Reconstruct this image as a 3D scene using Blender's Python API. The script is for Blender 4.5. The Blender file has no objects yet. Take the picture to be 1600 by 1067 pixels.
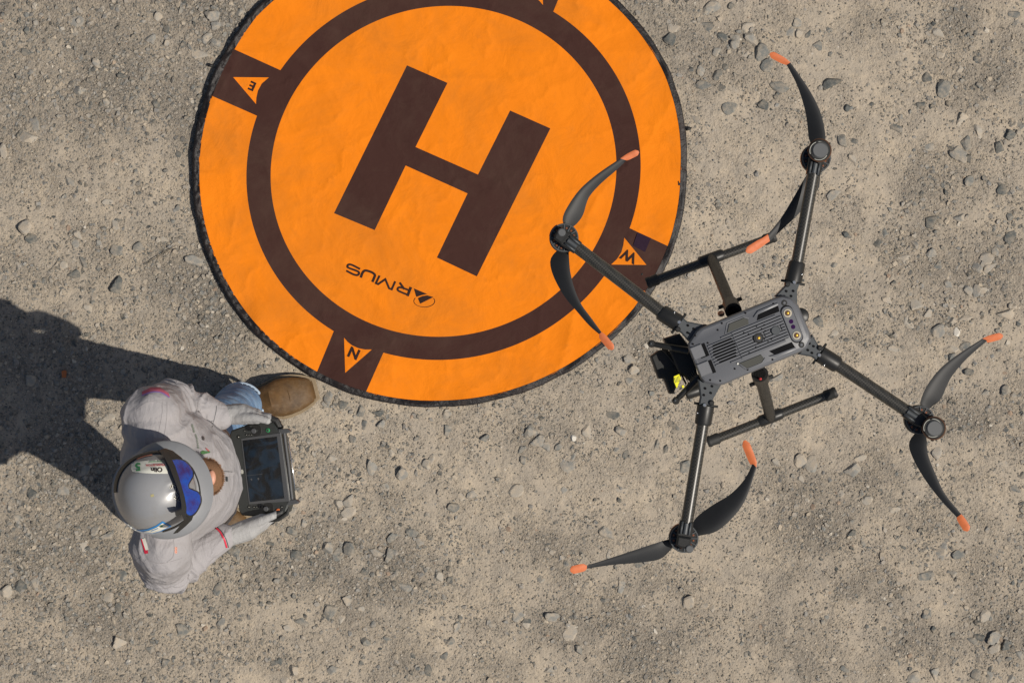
import bpy, bmesh, math, random
import numpy as np
from mathutils import Vector, Matrix, geometry
from mathutils.bvhtree import BVHTree

SC = bpy.context.scene
COL = SC.collection
R = math.radians
random.seed(7)
rng = np.random.default_rng(11)

# ------------------------------------------------------------------ camera, sky, sun, exposure
CAM_Z = 13.0
FPX = 6370.0                      # focal length in photo pixels (photo 1600 px wide)
cam_d = bpy.data.cameras.new('camera')
cam_d.sensor_width = 36.0
cam_d.lens = 36.0 * FPX / 1600.0
cam_d.clip_start = 0.1
cam_d.clip_end = 500
cam = bpy.data.objects.new('camera', cam_d)
COL.objects.link(cam)
cam.location = (0, 0, CAM_Z)
cam.rotation_euler = (0, 0, 0)
SC.camera = cam

SUN_EL, SUN_AZ = 54.0, -21.5      # azimuth from +X, counter-clockwise, of the direction TO the sun
world = bpy.data.worlds.new('World')
SC.world = world
world.use_nodes = True
wn = world.node_tree
bg = wn.nodes['Background']
sky = wn.nodes.new('ShaderNodeTexSky')
sky.sky_type = 'NISHITA'
sky.sun_disc = False
sky.sun_elevation = R(SUN_EL)
sky.sun_rotation = R(90 - SUN_AZ)  # sky rotation is measured clockwise from +Y
sky.dust_density = 2.0
bg.inputs['Strength'].default_value = 0.058
wn.links.new(sky.outputs[0], bg.inputs['Color'])
sun_d = bpy.data.lights.new('sun', 'SUN')
sun_d.energy = 4.2
sun_d.angle = R(0.55)
sun_d.color = (1.0, 0.93, 0.83)
sun = bpy.data.objects.new('sun', sun_d)
COL.objects.link(sun)
sdir = Vector((math.cos(R(SUN_EL)) * math.cos(R(SUN_AZ)), math.cos(R(SUN_EL)) * math.sin(R(SUN_AZ)), math.sin(R(SUN_EL))))
sun.rotation_euler = sdir.to_track_quat('Z', 'Y').to_euler()
sun.location = sdir * 20
SC.view_settings.view_transform = 'Standard'
SC.view_settings.look = 'None'
SC.view_settings.exposure = 0.0
SC.view_settings.gamma = 1.0
SC.view_settings.use_curve_mapping = False
SC.render.engine = 'CYCLES'

# ------------------------------------------------------------------ helpers
def P(px, py, z=0.0):
    """world point that stands at height z and shows at photo pixel (px, py)"""
    s = (CAM_Z - z) / FPX
    return Vector(((px - 800.0) * s, -(py - 533.5) * s, z))

WL = {}
def tag(o, label=None, cat=None, group=None, kind=None):
    if label: o['label'] = label
    if cat: o['category'] = cat
    if group: o['group'] = group
    if kind: o['kind'] = kind
    return o

def empty(name, loc, label=None, cat=None, group=None):
    o = bpy.data.objects.new(name, None)
    o.empty_display_size = 0.1
    COL.objects.link(o)
    o.location = loc
    WL[o.name] = Vector(loc)
    return tag(o, label, cat, group)

def mk(name, verts, faces, mat, parent=None, smooth=True, sharp=None, origin=None):
    vs = np.asarray([tuple(v) for v in verts], dtype=float) if not isinstance(verts, np.ndarray) else verts
    c = Vector(((vs.min(0) + vs.max(0)) / 2).tolist()) if origin is None else Vector(origin)
    me = bpy.data.meshes.new(name)
    me.from_pydata((vs - np.array(c)).tolist(), [], [tuple(int(i) for i in f) for f in faces])
    me.update()
    mats = mat if isinstance(mat, (list, tuple)) else [mat]
    for m in mats: me.materials.append(m)
    if smooth:
        me.polygons.foreach_set('use_smooth', [True] * len(me.polygons))
        if sharp is not None:
            me.set_sharp_from_angle(angle=R(sharp))
    o = bpy.data.objects.new(name, me)
    COL.objects.link(o)
    if parent is not None:
        o.parent = parent
        o.location = c - WL[parent.name]
    else:
        o.location = c
    WL[o.name] = c
    return o

class MB:
    """collects vertices and faces"""
    def __init__(s): s.v = []; s.f = []; s.m = []
    def add(s, v, f, m=0):
        n = len(s.v); s.v += [tuple(p) for p in v]; s.f += [tuple(i + n for i in q) for q in f]; s.m += [m] * len(f)
        return s
    def build(s, name, mat, parent=None, smooth=True, sharp=35):
        o = mk(name, s.v, s.f, mat, parent, smooth, sharp)
        if any(s.m): o.data.polygons.foreach_set('material_index', s.m)
        return o

def frame_of(d):
    d = Vector(d).normalized()
    a = Vector((0, 0, 1)) if abs(d.z) < 0.9 else Vector((1, 0, 0))
    u = d.cross(a).normalized(); w = u.cross(d).normalized()
    return u, w

def tube(pts, rad, n=16, cap=True, squash=1.0):
    """swept tube along pts with radius list; rounded only by the radii given"""
    pts = [Vector(p) for p in pts]
    if not isinstance(rad, (list, tuple)): rad = [rad] * len(pts)
    v = []; f = []
    pu = None
    for i, p in enumerate(pts):
        d = (pts[min(i + 1, len(pts) - 1)] - pts[max(i - 1, 0)])
        if d.length < 1e-9: d = Vector((0, 0, 1))
        d.normalize()
        if pu is None: u, w = frame_of(d)
        else:
            u = (pu - d * pu.dot(d)).normalized(); w = u.cross(d).normalized()
        pu = u
        for k in range(n):
            a = 2 * math.pi * k / n
            v.append(p + u * (math.cos(a) * rad[i]) + w * (math.sin(a) * rad[i] * squash))
    m = len(pts)
    for i in range(m - 1):
        for k in range(n):
            f.append((i * n + k, i * n + (k + 1) % n, (i + 1) * n + (k + 1) % n, (i + 1) * n + k))
    if cap:
        f.append(tuple(range(n - 1, -1, -1))); f.append(tuple((m - 1) * n + k for k in range(n)))
    return v, f

def disc_cyl(c, r0, z0, r1, z1, n=28, bevel=0.0):
    """upright cylinder or cone frustum with bevelled top"""
    c = Vector(c)
    pts = [(r0, z0)]
    if bevel > 0: pts += [(r1, z1 - bevel), (r1 - bevel, z1)]
    else: pts += [(r1, z1)]
    v = []; f = []
    for r, z in pts:
        for k in range(n):
            a = 2 * math.pi * k / n
            v.append((c.x + r * math.cos(a), c.y + r * math.sin(a), z))
    for i in range(len(pts) - 1):
        for k in range(n):
            f.append((i * n + k, i * n + (k + 1) % n, (i + 1) * n + (k + 1) % n, (i + 1) * n + k))
    f.append(tuple(range(n - 1, -1, -1))); f.append(tuple((len(pts) - 1) * n + k for k in range(n)))
    return v, f

def prism(poly, z0, z1, bevel=0.0):
    """vertical prism over world xy polygon (ccw), optional bevelled top edge"""
    poly = [Vector((p[0], p[1], 0)) for p in poly]
    n = len(poly)
    area = sum(poly[i].x * poly[(i + 1) % n].y - poly[(i + 1) % n].x * poly[i].y for i in range(n))
    if area < 0: poly.reverse()
    c = sum(poly, Vector()) / n
    rings = [(poly, z0), (poly, z1 - bevel)]
    if bevel > 0:
        ins = []
        for i in range(n):
            a, b, d = poly[i - 1], poly[i], poly[(i + 1) % n]
            e1 = (b - a).normalized(); e2 = (d - b).normalized()
            n1 = Vector((-e1.y, e1.x, 0)); n2 = Vector((-e2.y, e2.x, 0))
            m = (n1 + n2); m = m / max(m.length_squared, 1e-6) * 2
            ins.append(b + m * bevel)
        rings.append((ins, z1))
    v = []; f = []
    for ring, z in rings:
        v += [(p.x, p.y, z) for p in ring]
    for i in range(len(rings) - 1):
        for k in range(n):
            f.append((i * n + k, i * n + (k + 1) % n, (i + 1) * n + (k + 1) % n, (i + 1) * n + k))
    f.append(tuple(range(n - 1, -1, -1))); f.append(tuple((len(rings) - 1) * n + k for k in range(n)))
    return v, f

def boxm(mat4, sx, sy, sz, bev=0.0):
    """box with bevelled edges under a 4x4 matrix"""
    bm = bmesh.new()
    bmesh.ops.create_cube(bm, size=1)
    bmesh.ops.scale(bm, vec=(sx, sy, sz), verts=bm.verts)
    if bev > 0:
        bmesh.ops.bevel(bm, geom=bm.edges[:], offset=bev, segments=2, affect='EDGES', profile=0.7)
    bm.transform(mat4)
    bm.verts.index_update()
    v = [tuple(x.co) for x in bm.verts]; f = [tuple(q.index for q in p.verts) for p in bm.faces]
    bm.free()
    return v, f

# hash noise (vectorised)
def _h(ix, iy, s):
    n = (ix.astype(np.int64) * 374761393 + iy.astype(np.int64) * 668265263 + s * 1442695041) & 0xffffffff
    n = ((n ^ (n >> 13)) * 1274126177) & 0xffffffff
    n = n ^ (n >> 16)
    return (n & 0xffff) / 65535.0
def vn(x, y, s=0):
    x = np.asarray(x, float); y = np.asarray(y, float)
    ix = np.floor(x); iy = np.floor(y); fx = x - ix; fy = y - iy
    fx = fx * fx * (3 - 2 * fx); fy = fy * fy * (3 - 2 * fy)
    a = _h(ix, iy, s); b = _h(ix + 1, iy, s); c = _h(ix, iy + 1, s); d = _h(ix + 1, iy + 1, s)
    return (a * (1 - fx) + b * fx) * (1 - fy) + (c * (1 - fx) + d * fx) * fy
def fbm(x, y, s=0, o=4, g=0.5):
    t = 0; a = 1; n = 0
    for k in range(o):
        t = t + a * vn(x * 2 ** k + 17.3 * k, y * 2 ** k - 9.1 * k, s + k); n += a; a *= g
    return t / n

# ------------------------------------------------------------------ node materials
class NT:
    def __init__(s, name):
        s.m = bpy.data.materials.new(name); s.m.use_nodes = True
        s.t = s.m.node_tree; s.b = s.t.nodes['Principled BSDF']
    def n(s, t, **k):
        x = s.t.nodes.new(t)
        for a, b in k.items(): setattr(x, a, b)
        return x
    def l(s, a, b): s.t.links.new(a, b)
    def setv(s, sock, v):
        if hasattr(v, 'is_linked') or isinstance(v, bpy.types.NodeSocket): s.l(v, sock)
        else:
            if isinstance(v, (tuple, list)) and len(v) == 3 and sock.type == 'RGBA': v = (*v, 1)
            sock.default_value = v
    def coord(s, kind='Object', scale=None):
        tc = s.n('ShaderNodeTexCoord'); o = tc.outputs[kind]
        if scale is not None:
            mp = s.n('ShaderNodeMapping'); mp.inputs['Scale'].default_value = scale; s.l(o, mp.inputs[0]); o = mp.outputs[0]
        return o
    def pos(s): return s.n('ShaderNodeNewGeometry').outputs['Position']
    def noise(s, vec, scale, detail=3, rough=0.55, dist=0.0):
        x = s.n('ShaderNodeTexNoise'); s.l(vec, x.inputs['Vector'])
        x.inputs['Scale'].default_value = scale; x.inputs['Detail'].default_value = detail
        x.inputs['Roughness'].default_value = rough; x.inputs['Distortion'].default_value = dist
        return x.outputs['Fac']
    def voro(s, vec, scale, out='Color', feature='F1'):
        x = s.n('ShaderNodeTexVoronoi', feature=feature); s.l(vec, x.inputs['Vector']); x.inputs['Scale'].default_value = scale
        return x.outputs[out]
    def wave(s, vec, scale, dist=0.0, direction='X'):
        x = s.n('ShaderNodeTexWave', bands_direction=direction); s.l(vec, x.inputs['Vector'])
        x.inputs['Scale'].default_value = scale; x.inputs['Distortion'].default_value = dist
        return x.outputs['Fac']
    def ramp(s, f, lo, hi, a=0.0, b=1.0):
        x = s.n('ShaderNodeMapRange'); s.l(f, x.inputs[0])
        x.inputs[1].default_value = lo; x.inputs[2].default_value = hi; x.inputs[3].default_value = a; x.inputs[4].default_value = b
        return x.outputs[0]
    def math(s, op, a, b=0.0):
        x = s.n('ShaderNodeMath', operation=op); s.setv(x.inputs[0], a); s.setv(x.inputs[1], b); return x.outputs[0]
    def mix(s, f, a, b, blend='MIX'):
        x = s.n('ShaderNodeMix', data_type='RGBA', blend_type=blend)
        s.setv(x.inputs[0], f); s.setv(x.inputs[6], a); s.setv(x.inputs[7], b); return x.outputs[2]
    def attr(s, name, out='Color'): return s.n('ShaderNodeAttribute', attribute_name=name).outputs[out]
    def bump(s, h, strength=0.3, dist=0.01, prev=None):
        x = s.n('ShaderNodeBump'); x.inputs['Strength'].default_value = strength; x.inputs['Distance'].default_value = dist
        s.l(h, x.inputs['Height'])
        if prev is not None: s.l(prev, x.inputs['Normal'])
        return x.outputs[0]
    def fin(s, col=None, rough=None, metal=None, normal=None, spec=None, coat=None):
        if col is not None: s.setv(s.b.inputs['Base Color'], col)
        if rough is not None: s.setv(s.b.inputs['Roughness'], rough)
        if metal is not None: s.setv(s.b.inputs['Metallic'], metal)
        if spec is not None: s.setv(s.b.inputs['Specular IOR Level'], spec)
        if coat is not None: s.b.inputs['Coat Weight'].default_value = coat; s.b.inputs['Coat Roughness'].default_value = 0.08
        if normal is not None: s.l(normal, s.b.inputs['Normal'])
        return s.m

def simple(name, col, rough=0.5, metal=0.0, var=0.15, scale=30, bump=0.0, bscale=200, spec=0.5, coat=None):
    t = NT(name); c = t.pos()
    n = t.noise(c, scale, 4, 0.6)
    col2 = tuple(min(1, x * (1 - var)) for x in col); col1 = tuple(min(1, x * (1 + var)) for x in col)
    k = t.mix(n, col1, col2)
    nm = t.bump(t.noise(c, bscale, 2), bump, 0.002) if bump > 0 else None
    return t.fin(k, t.ramp(n, 0.2, 0.8, rough * 0.85, min(1, rough * 1.15)), metal, nm, spec, coat)

# ground
def mat_ground():
    t = NT('packed_dirt'); c = t.pos(); g = t.attr('grit', 'Fac')
    tan = t.mix(t.ramp(t.noise(c, 2.3, 5, 0.65), 0.3, 0.7), (0.505, 0.415, 0.298), (0.385, 0.322, 0.242))
    rgh = t.math('MINIMUM', t.math('ADD', t.math('MULTIPLY', g, 1.1), t.ramp(t.noise(c, 6.5, 6, 0.72), 0.44, 0.64, 0.0, 0.85)), 1.0)
    n8 = t.noise(c, 9, 5, 0.65)
    tan = t.mix(t.ramp(n8, 0.38, 0.66), tan, t.mix(0.85, tan, (0.28, 0.247, 0.205)))
    tan = t.mix(t.ramp(t.noise(c, 34, 6, 0.78), 0.42, 0.66), tan, t.mix(0.85, tan, (0.21, 0.196, 0.172)))
    gf = t.math('MULTIPLY', g, t.ramp(t.noise(c, 22, 5, 0.7), 0.28, 0.58, 0.35, 1.15))
    base = t.mix(gf, tan, (0.125, 0.119, 0.107))
    nf = t.noise(c, 170, 4, 0.75)
    base = t.mix(t.math('MULTIPLY', t.ramp(nf, 0.28, 0.72, 0.0, 1.0), t.ramp(rgh, 0, 1, 0.35, 0.95)), t.mix(0.42, base, (0.53, 0.45, 0.35)), t.mix(0.55, base, (0.12, 0.108, 0.095)))
    # loose chips, a few millimetres across: two sizes
    for sc, th, amt, pal in ((210, 0.36, 0.75, 0), (95, 0.30, 0.8, 1)):
        v = t.n('ShaderNodeTexVoronoi'); t.l(c, v.inputs['Vector']); v.inputs['Scale'].default_value = sc
        sep = t.n('ShaderNodeSeparateColor'); t.l(v.outputs['Color'], sep.inputs[0])
        inside = t.math('LESS_THAN', v.outputs['Distance'], t.math('MULTIPLY', sep.outputs[0], th))
        thr = t.ramp(rgh, 0, 1, 0.12, 0.85)
        pick = t.math('LESS_THAN', sep.outputs[1], thr)
        f = t.math('MULTIPLY', t.math('MULTIPLY', inside, pick), amt)
        cr = t.n('ShaderNodeValToRGB'); t.l(sep.outputs[2], cr.inputs[0])
        e = cr.color_ramp.elements
        e[0].position = 0; e[0].color = (0.075, 0.075, 0.075, 1); e[1].position = 1; e[1].color = (0.55, 0.50, 0.43, 1)
        for p_, c_ in ((0.3, (0.12, 0.125, 0.12, 1)), (0.6, (0.22, 0.22, 0.205, 1)), (0.85, (0.36, 0.32, 0.27, 1))):
            x = e.new(p_); x.color = c_
        base = t.mix(f, base, cr.outputs[0])
    h1 = t.noise(c, 60, 6, 0.72)
    vd = t.voro(c, 150, 'Distance')
    bm_ = t.ramp(rgh, 0, 1, 0.35, 1.25)
    b1 = t.bump(t.math('MULTIPLY', h1, bm_), 0.75, 0.009)
    b2 = t.bump(t.math('MULTIPLY', vd, bm_), 0.5, 0.005, b1)
    b3 = t.bump(t.math('MULTIPLY', t.noise(c, 420, 3, 0.7), bm_), 0.35, 0.003, b2)
    return t.fin(base, 0.97, 0, b3, 0.12)

def mat_stone(name, a, b, dust=0.35):
    t = NT(name); c = t.pos()
    n = t.noise(c, 90, 5, 0.7)
    k = t.mix(n, a, b)
    d = t.noise(c, 45, 4, 0.7)
    k = t.mix(t.ramp(d, 0.42, 0.62, 0.0, dust), k, (0.42, 0.345, 0.255))
    return t.fin(k, 0.9, 0, t.bump(t.noise(c, 300, 4, 0.7), 0.4, 0.003), 0.25)

def mat_gravel():
    t = NT('gravel_mix'); c = t.pos(); k = t.attr('stone_colour')
    n = t.noise(c, 160, 4, 0.7)
    k = t.mix(t.ramp(n, 0.3, 0.75, 0.0, 0.4), k, (0.09, 0.085, 0.08))
    k = t.mix(t.ramp(t.noise(c, 60, 4, 0.7), 0.40, 0.62, 0, 0.55), k, (0.42, 0.345, 0.255))
    return t.fin(k, 0.92, 0, t.bump(t.noise(c, 350, 3, 0.7), 0.35, 0.003), 0.2)

def mat_cloth_print(name, a, b, stain):
    t = NT(name); c = t.pos()
    n = t.noise(c, 5, 5, 0.65)
    k = t.mix(n, a, b)
    k = t.mix(t.ramp(t.noise(c, 2.6, 6, 0.72, 0.4), 0.46, 0.72, 0, 0.55), k, stain)
    k = t.mix(t.ramp(t.noise(c, 19, 6, 0.75, 0.6), 0.58, 0.78, 0, 0.30), k, stain)
    k = t.mix(t.ramp(t.noise(c, 130, 3, 0.8), 0.70, 0.78, 0, 0.45), k, stain)
    b1 = t.bump(t.noise(c, 9, 5, 0.55, 0.5), 0.24, 0.03)
    b2 = t.bump(t.noise(c, 700, 2), 0.12, 0.001, b1)
    return t.fin(k, 0.8, 0, b2, 0.12)

def mat_fabric(name, a, b, stretch=(1, 1, 1), sc=900, rough=0.9, blotch=6, bstr=0.3, bsc=30):
    t = NT(name); c = t.coord('Object')
    w1 = t.wave(c, sc, 0.5, 'X'); w2 = t.wave(c, sc, 0.5, 'Z')
    k = t.mix(t.noise(c, blotch, 4, 0.6), a, b)
    k = t.mix(t.math('MULTIPLY', t.noise(c, 420, 3, 0.8), 0.35), k, tuple(x * 0.62 for x in a))
    b1 = t.bump(t.noise(c, bsc, 5, 0.6, 1.2), bstr, 0.012)
    b1 = t.bump(t.noise(t.coord('Object', (1.0, 0.45, 0.7)), 17, 3, 0.5, 2.5), min(0.25, bstr * 0.9), 0.03, b1)
    b2 = t.bump(t.noise(c, 1100, 2), 0.15, 0.001, b1)
    return t.fin(k, rough, 0, b2, 0.2)

M = {}
M['ground'] = mat_ground()
M['s_dark'] = mat_stone('slate_stone', (0.072, 0.078, 0.075), (0.13, 0.135, 0.128), 0.35)
M['s_mdark'] = mat_stone('blue_grey_stone', (0.12, 0.125, 0.118), (0.20, 0.20, 0.185), 0.5)
M['s_mid'] = mat_stone('grey_stone', (0.19, 0.19, 0.175), (0.29, 0.275, 0.245), 0.65)
M['s_light'] = mat_stone('dusty_stone', (0.28, 0.26, 0.225), (0.40, 0.36, 0.30), 0.7)
M['s_white'] = mat_stone('pale_stone', (0.52, 0.49, 0.43), (0.64, 0.60, 0.53), 0.2)
M['gravel'] = mat_gravel()
M['orange'] = mat_cloth_print('orange_nylon', (0.79, 0.213, 0.006), (0.70, 0.178, 0.006), (0.42, 0.140, 0.018))
M['brown'] = mat_cloth_print('dark_brown_print', (0.052, 0.022, 0.017), (0.042, 0.018, 0.0145), (0.075, 0.045, 0.032))
M['ink'] = simple('printed_ink', (0.030, 0.016, 0.014), 0.8, var=0.2, spec=0.1)
def mat_rim():
    t = NT('black_binding'); c = t.pos()
    k = t.mix(t.ramp(t.noise(c, 18, 5, 0.7), 0.5, 0.8), (0.009, 0.007, 0.007), (0.036, 0.022, 0.017))
    return t.fin(k, 0.55, 0, t.bump(t.noise(c, 38, 4, 0.6, 0.8), 0.5, 0.010), 0.4)
M['rim'] = mat_rim()
M['patch'] = simple('purple_hook_patch', (0.026, 0.014, 0.026), 0.95, var=0.3, scale=200, spec=0.1)
M['shell'] = simple('drone_grey_plastic', (0.106, 0.110, 0.120), 0.45, var=0.08, scale=60, bump=0.08, bscale=900)
M['shell2'] = simple('drone_light_plate', (0.14, 0.143, 0.152), 0.42, var=0.08, scale=60, bump=0.05, bscale=900)
M['black'] = simple('black_plastic', (0.015, 0.015, 0.0145), 0.42, var=0.3, scale=80, bump=0.06, bscale=700, spec=0.4)
M['dkmetal'] = simple('grey_painted_alloy', (0.055, 0.061, 0.066), 0.5, 0.1, var=0.15, scale=60)
M['groove'] = simple('groove_black', (0.006, 0.006, 0.007), 0.8, spec=0.1)
M['olive'] = simple('olive_window', (0.06, 0.06, 0.05), 0.35)
M['rubber'] = simple('black_rubber', (0.014, 0.014, 0.013), 0.65)
M['silver'] = simple('bright_metal', (0.75, 0.75, 0.73), 0.22, 1.0, var=0.05)
M['glint'] = simple('lamp_reflector', (0.80, 0.72, 0.55), 0.25, 0.6, var=0.1)
M['amber'] = simple('amber_lamp', (0.95, 0.62, 0.06), 0.3, var=0.05)
M['purple'] = simple('dark_purple_lens', (0.03, 0.006, 0.05), 0.12)
M['capgrey'] = simple('antenna_dome_grey', (0.085, 0.088, 0.09), 0.5, var=0.06)
M['bronze'] = simple('bronze_ring', (0.11, 0.055, 0.032), 0.4, 0.4, var=0.3, scale=120)
M['letter'] = simple('pale_ring_print', (0.42, 0.42, 0.37), 0.5)
M['redmark'] = simple('red_mark', (0.45, 0.03, 0.03), 0.5)
M['yellow'] = simple('yellow_label', (0.85, 0.80, 0.01), 0.5, var=0.05)
M['copper'] = simple('copper_winding', (0.22, 0.08, 0.04), 0.4, 0.6, var=0.4, scale=300)
def mat_carbon():
    t = NT('carbon_tube'); c = t.coord('Object')
    x = t.n('ShaderNodeTexChecker'); t.l(c, x.inputs['Vector']); x.inputs['Scale'].default_value = 260
    x.inputs['Color1'].default_value = (0.022, 0.021, 0.018, 1); x.inputs['Color2'].default_value = (0.05, 0.047, 0.040, 1)
    return t.fin(x.outputs[0], 0.33, 0.1, None, 0.6)
M['carbon'] = mat_carbon()
def mat_blade():
    t = NT('propeller_composite'); c = t.coord('Object')
    k = t.mix(t.noise(c, 25, 3), (0.010, 0.0105, 0.012), (0.019, 0.020, 0.021))
    return t.fin(k, 0.55, 0, None, 0.4)
M['blade'] = mat_blade()
M['tip'] = simple('orange_tip_paint', (0.56, 0.145, 0.045), 0.6, var=0.25, scale=90)
M['shirt'] = mat_fabric('grey_work_shirt', (0.375, 0.356, 0.361), (0.325, 0.312, 0.318))
M['seam'] = mat_fabric('shirt_seam', (0.385, 0.365, 0.37), (0.33, 0.315, 0.32), bstr=0.1)
M['knit'] = mat_fabric('grey_knit_glove', (0.43, 0.425, 0.42), (0.32, 0.318, 0.313), bstr=0.2, bsc=160)
M['coat'] = simple('black_palm_coating', (0.015, 0.015, 0.015), 0.55, var=0.3, scale=120, bump=0.4, bscale=400)
def mat_denim():
    t = NT('blue_denim'); c = t.coord('Object')
    k = t.mix(t.ramp(t.noise(c, 14, 5, 0.7), 0.35, 0.7), (0.10, 0.19, 0.33), (0.24, 0.36, 0.50))
    k = t.mix(t.ramp(t.noise(c, 260, 3, 0.8), 0.55, 0.75, 0, 0.5), k, (0.05, 0.09, 0.17))
    return t.fin(k, 0.9, 0, t.bump(t.noise(c, 60, 5, 0.7, 0.5), 0.4, 0.008), 0.15)
M['denim'] = mat_denim()
M['stitch'] = simple('pale_denim_hem', (0.36, 0.45, 0.55), 0.9, var=0.35, scale=160, bump=0.4, bscale=300)
def mat_leather():
    t = NT('brown_leather'); c = t.coord('Object')
    k = t.mix(t.ramp(t.noise(c, 16, 5, 0.65), 0.3, 0.7), (0.125, 0.066, 0.020), (0.055, 0.029, 0.010))
    k = t.mix(t.ramp(t.noise(c, 45, 5, 0.75), 0.5, 0.78, 0, 0.45), k, (0.19, 0.13, 0.07))
    return t.fin(k, 0.62, 0, t.bump(t.noise(c, 90, 5, 0.7), 0.3, 0.005), 0.4)
M['leather'] = mat_leather()
M['navy'] = simple('navy_thread', (0.02, 0.04, 0.08), 0.9)
M['welt'] = simple('dusty_boot_sole', (0.24, 0.18, 0.11), 0.85, var=0.35, scale=60, bump=0.3, bscale=300)
def mat_hat():
    t = NT('grey_helmet_plastic'); c = t.pos()
    k = t.mix(t.noise(c, 9, 4), (0.225, 0.228, 0.236), (0.262, 0.265, 0.272))
    k = t.mix(t.ramp(t.noise(c, 38, 6, 0.75), 0.56, 0.78, 0, 0.35), k, (0.20, 0.175, 0.14))
    k = t.mix(t.ramp(t.noise(c, 240, 3, 0.8), 0.68, 0.76, 0, 0.4), k, (0.12, 0.11, 0.10))
    return t.fin(k, t.ramp(t.noise(c, 60, 5, 0.7), 0.3, 0.7, 0.27, 0.42), 0, None, 0.5, 0.25)
M['hat'] = mat_hat()
M['brim'] = simple('grey_brim_plastic', (0.185, 0.190, 0.200), 0.5, var=0.06, bump=0.1, bscale=300)
M['strap'] = simple('black_elastic', (0.014, 0.014, 0.014), 0.6, bump=0.4, bscale=500)
def mat_mirror():
    t = NT('blue_mirror_lens'); c = t.pos()
    n = t.noise(c, 13, 4, 0.6, 0.6)
    k = t.mix(t.ramp(n, 0.38, 0.66), (0.004, 0.10, 0.62), (0.05, 0.01, 0.16))
    return t.fin(k, 0.1, 0.55, None, 0.8, 0.4)
M['mirror'] = mat_mirror()
M['scuff'] = simple('yellow_smudge', (0.34, 0.30, 0.14), 0.5)
M['white'] = simple('white_sticker', (0.72, 0.71, 0.62), 0.45, var=0.06, scale=120)
M['bluest'] = simple('blue_print', (0.02, 0.22, 0.55), 0.45)
M['green'] = simple('green_print', (0.02, 0.24, 0.08), 0.5)
M['threadgreen'] = simple('green_grey_thread', (0.16, 0.20, 0.15), 0.8)
M['badgegreen'] = simple('badge_green', (0.055, 0.15, 0.05), 0.8)
M['badgered'] = simple('badge_red', (0.40, 0.07, 0.07), 0.8)
M['red'] = simple('red_print', (0.55, 0.02, 0.05), 0.5)
M['orangepr'] = simple('orange_thread', (0.80, 0.30, 0.18), 0.7)
M['pink'] = simple('flag_stripe_red', (0.42, 0.09, 0.14), 0.85)
M['violet'] = simple('flag_edge_violet', (0.20, 0.13, 0.38), 0.85)
M['skin'] = simple('skin', (0.55, 0.27, 0.18), 0.5, var=0.12, scale=60, bump=0.15, bscale=400)
M['beard'] = simple('brown_beard', (0.17, 0.085, 0.04), 0.8, var=0.5, scale=300, bump=0.9, bscale=500)
M['rc'] = simple('controller_plastic', (0.034, 0.037, 0.035), 0.45, var=0.12, scale=50, bump=0.08, bscale=900)
M['rc2'] = simple('controller_bezel', (0.075, 0.077, 0.080), 0.5, var=0.1, scale=50)
def mat_screen():
    t = NT('dark_glass_screen'); c = t.pos()
    n = t.noise(c, 16, 3, 0.5, 1.5)
    k = t.mix(t.ramp(n, 0.45, 0.62), (0.006, 0.007, 0.008), (0.010, 0.022, 0.038))
    return t.fin(k, 0.07, 0, None, 0.5)
M['screen'] = mat_screen()
M['twig'] = simple('dry_stalk', (0.10, 0.085, 0.06), 0.8, var=0.2)
M['chip'] = simple('rust_orange_chip', (0.42, 0.13, 0.04), 0.8, var=0.25, scale=200)

# ------------------------------------------------------------------ ground
GRIT = [  # px, py, rx, ry, strength: patches of loose grey grit pressed into the dirt
 (330,40,110,80,.75),(190,140,190,130,.6),(60,150,110,110,.5),(60,440,150,50,.5),(330,470,90,60,.75),(210,440,80,40,.4),
 (60,600,120,110,.55),(90,720,110,70,.5),(80,850,90,60,.5),(200,960,150,60,.45),(60,1030,100,40,.3),(520,880,140,70,.8),(600,910,90,60,.5),
 (480,860,60,60,.5),(560,960,110,50,.4),(420,620,60,40,.3),(640,800,80,30,.45),(700,830,60,30,.3),(840,850,50,35,.8),(880,870,70,45,.5),(860,680,90,40,.35),
 (990,590,60,40,.5),(1000,540,50,50,.5),(760,650,80,30,.25),(900,980,80,50,.45),(1010,1030,60,35,.55),(1060,1050,80,25,.5),(1040,900,70,30,.35),
 (1290,830,55,40,.85),(1270,900,60,30,.4),(1340,930,70,35,.7),(1250,1010,70,60,.85),(1260,980,50,60,.4),(1400,1000,70,40,.4),(1480,820,60,40,.4),(1560,880,60,60,.5),(1560,980,60,60,.5),
 (1520,660,60,28,.75),(1590,650,40,40,.5),(1400,730,60,40,.35),(1320,780,70,30,.6),(1300,770,60,30,.3),(1500,40,40,35,.6),(1490,20,60,30,.3),(1570,110,45,60,.5),(1360,20,35,25,.4),
 (1130,40,90,45,.35),(1560,440,60,70,.45),(1480,490,80,40,.35),(1245,590,30,25,.5),(1340,460,60,30,.15),(620,1040,100,30,.3),(800,1060,60,25,.5),(1100,820,50,40,.3)]
def grit(x, y):
    px = x * FPX / CAM_Z + 800; py = -y * FPX / CAM_Z + 533.5
    g = np.zeros_like(px, dtype=float)
    for (a, b, c, d, s) in GRIT:
        q = ((px - a) / c) ** 2 + ((py - b) / d) ** 2
        g = np.maximum(g, s * np.exp(-q * 0.9))
    n = fbm(x * 5.5, y * 5.5, 31, 5, 0.6)
    g = g * np.clip((n - 0.28) * 3.4, 0.2, 1.5) + np.clip((fbm(x * 2.2, y * 2.2, 77, 5, 0.6) - 0.52) * 2.2, 0, 0.35)
    return np.clip(g, 0, 1)
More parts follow.
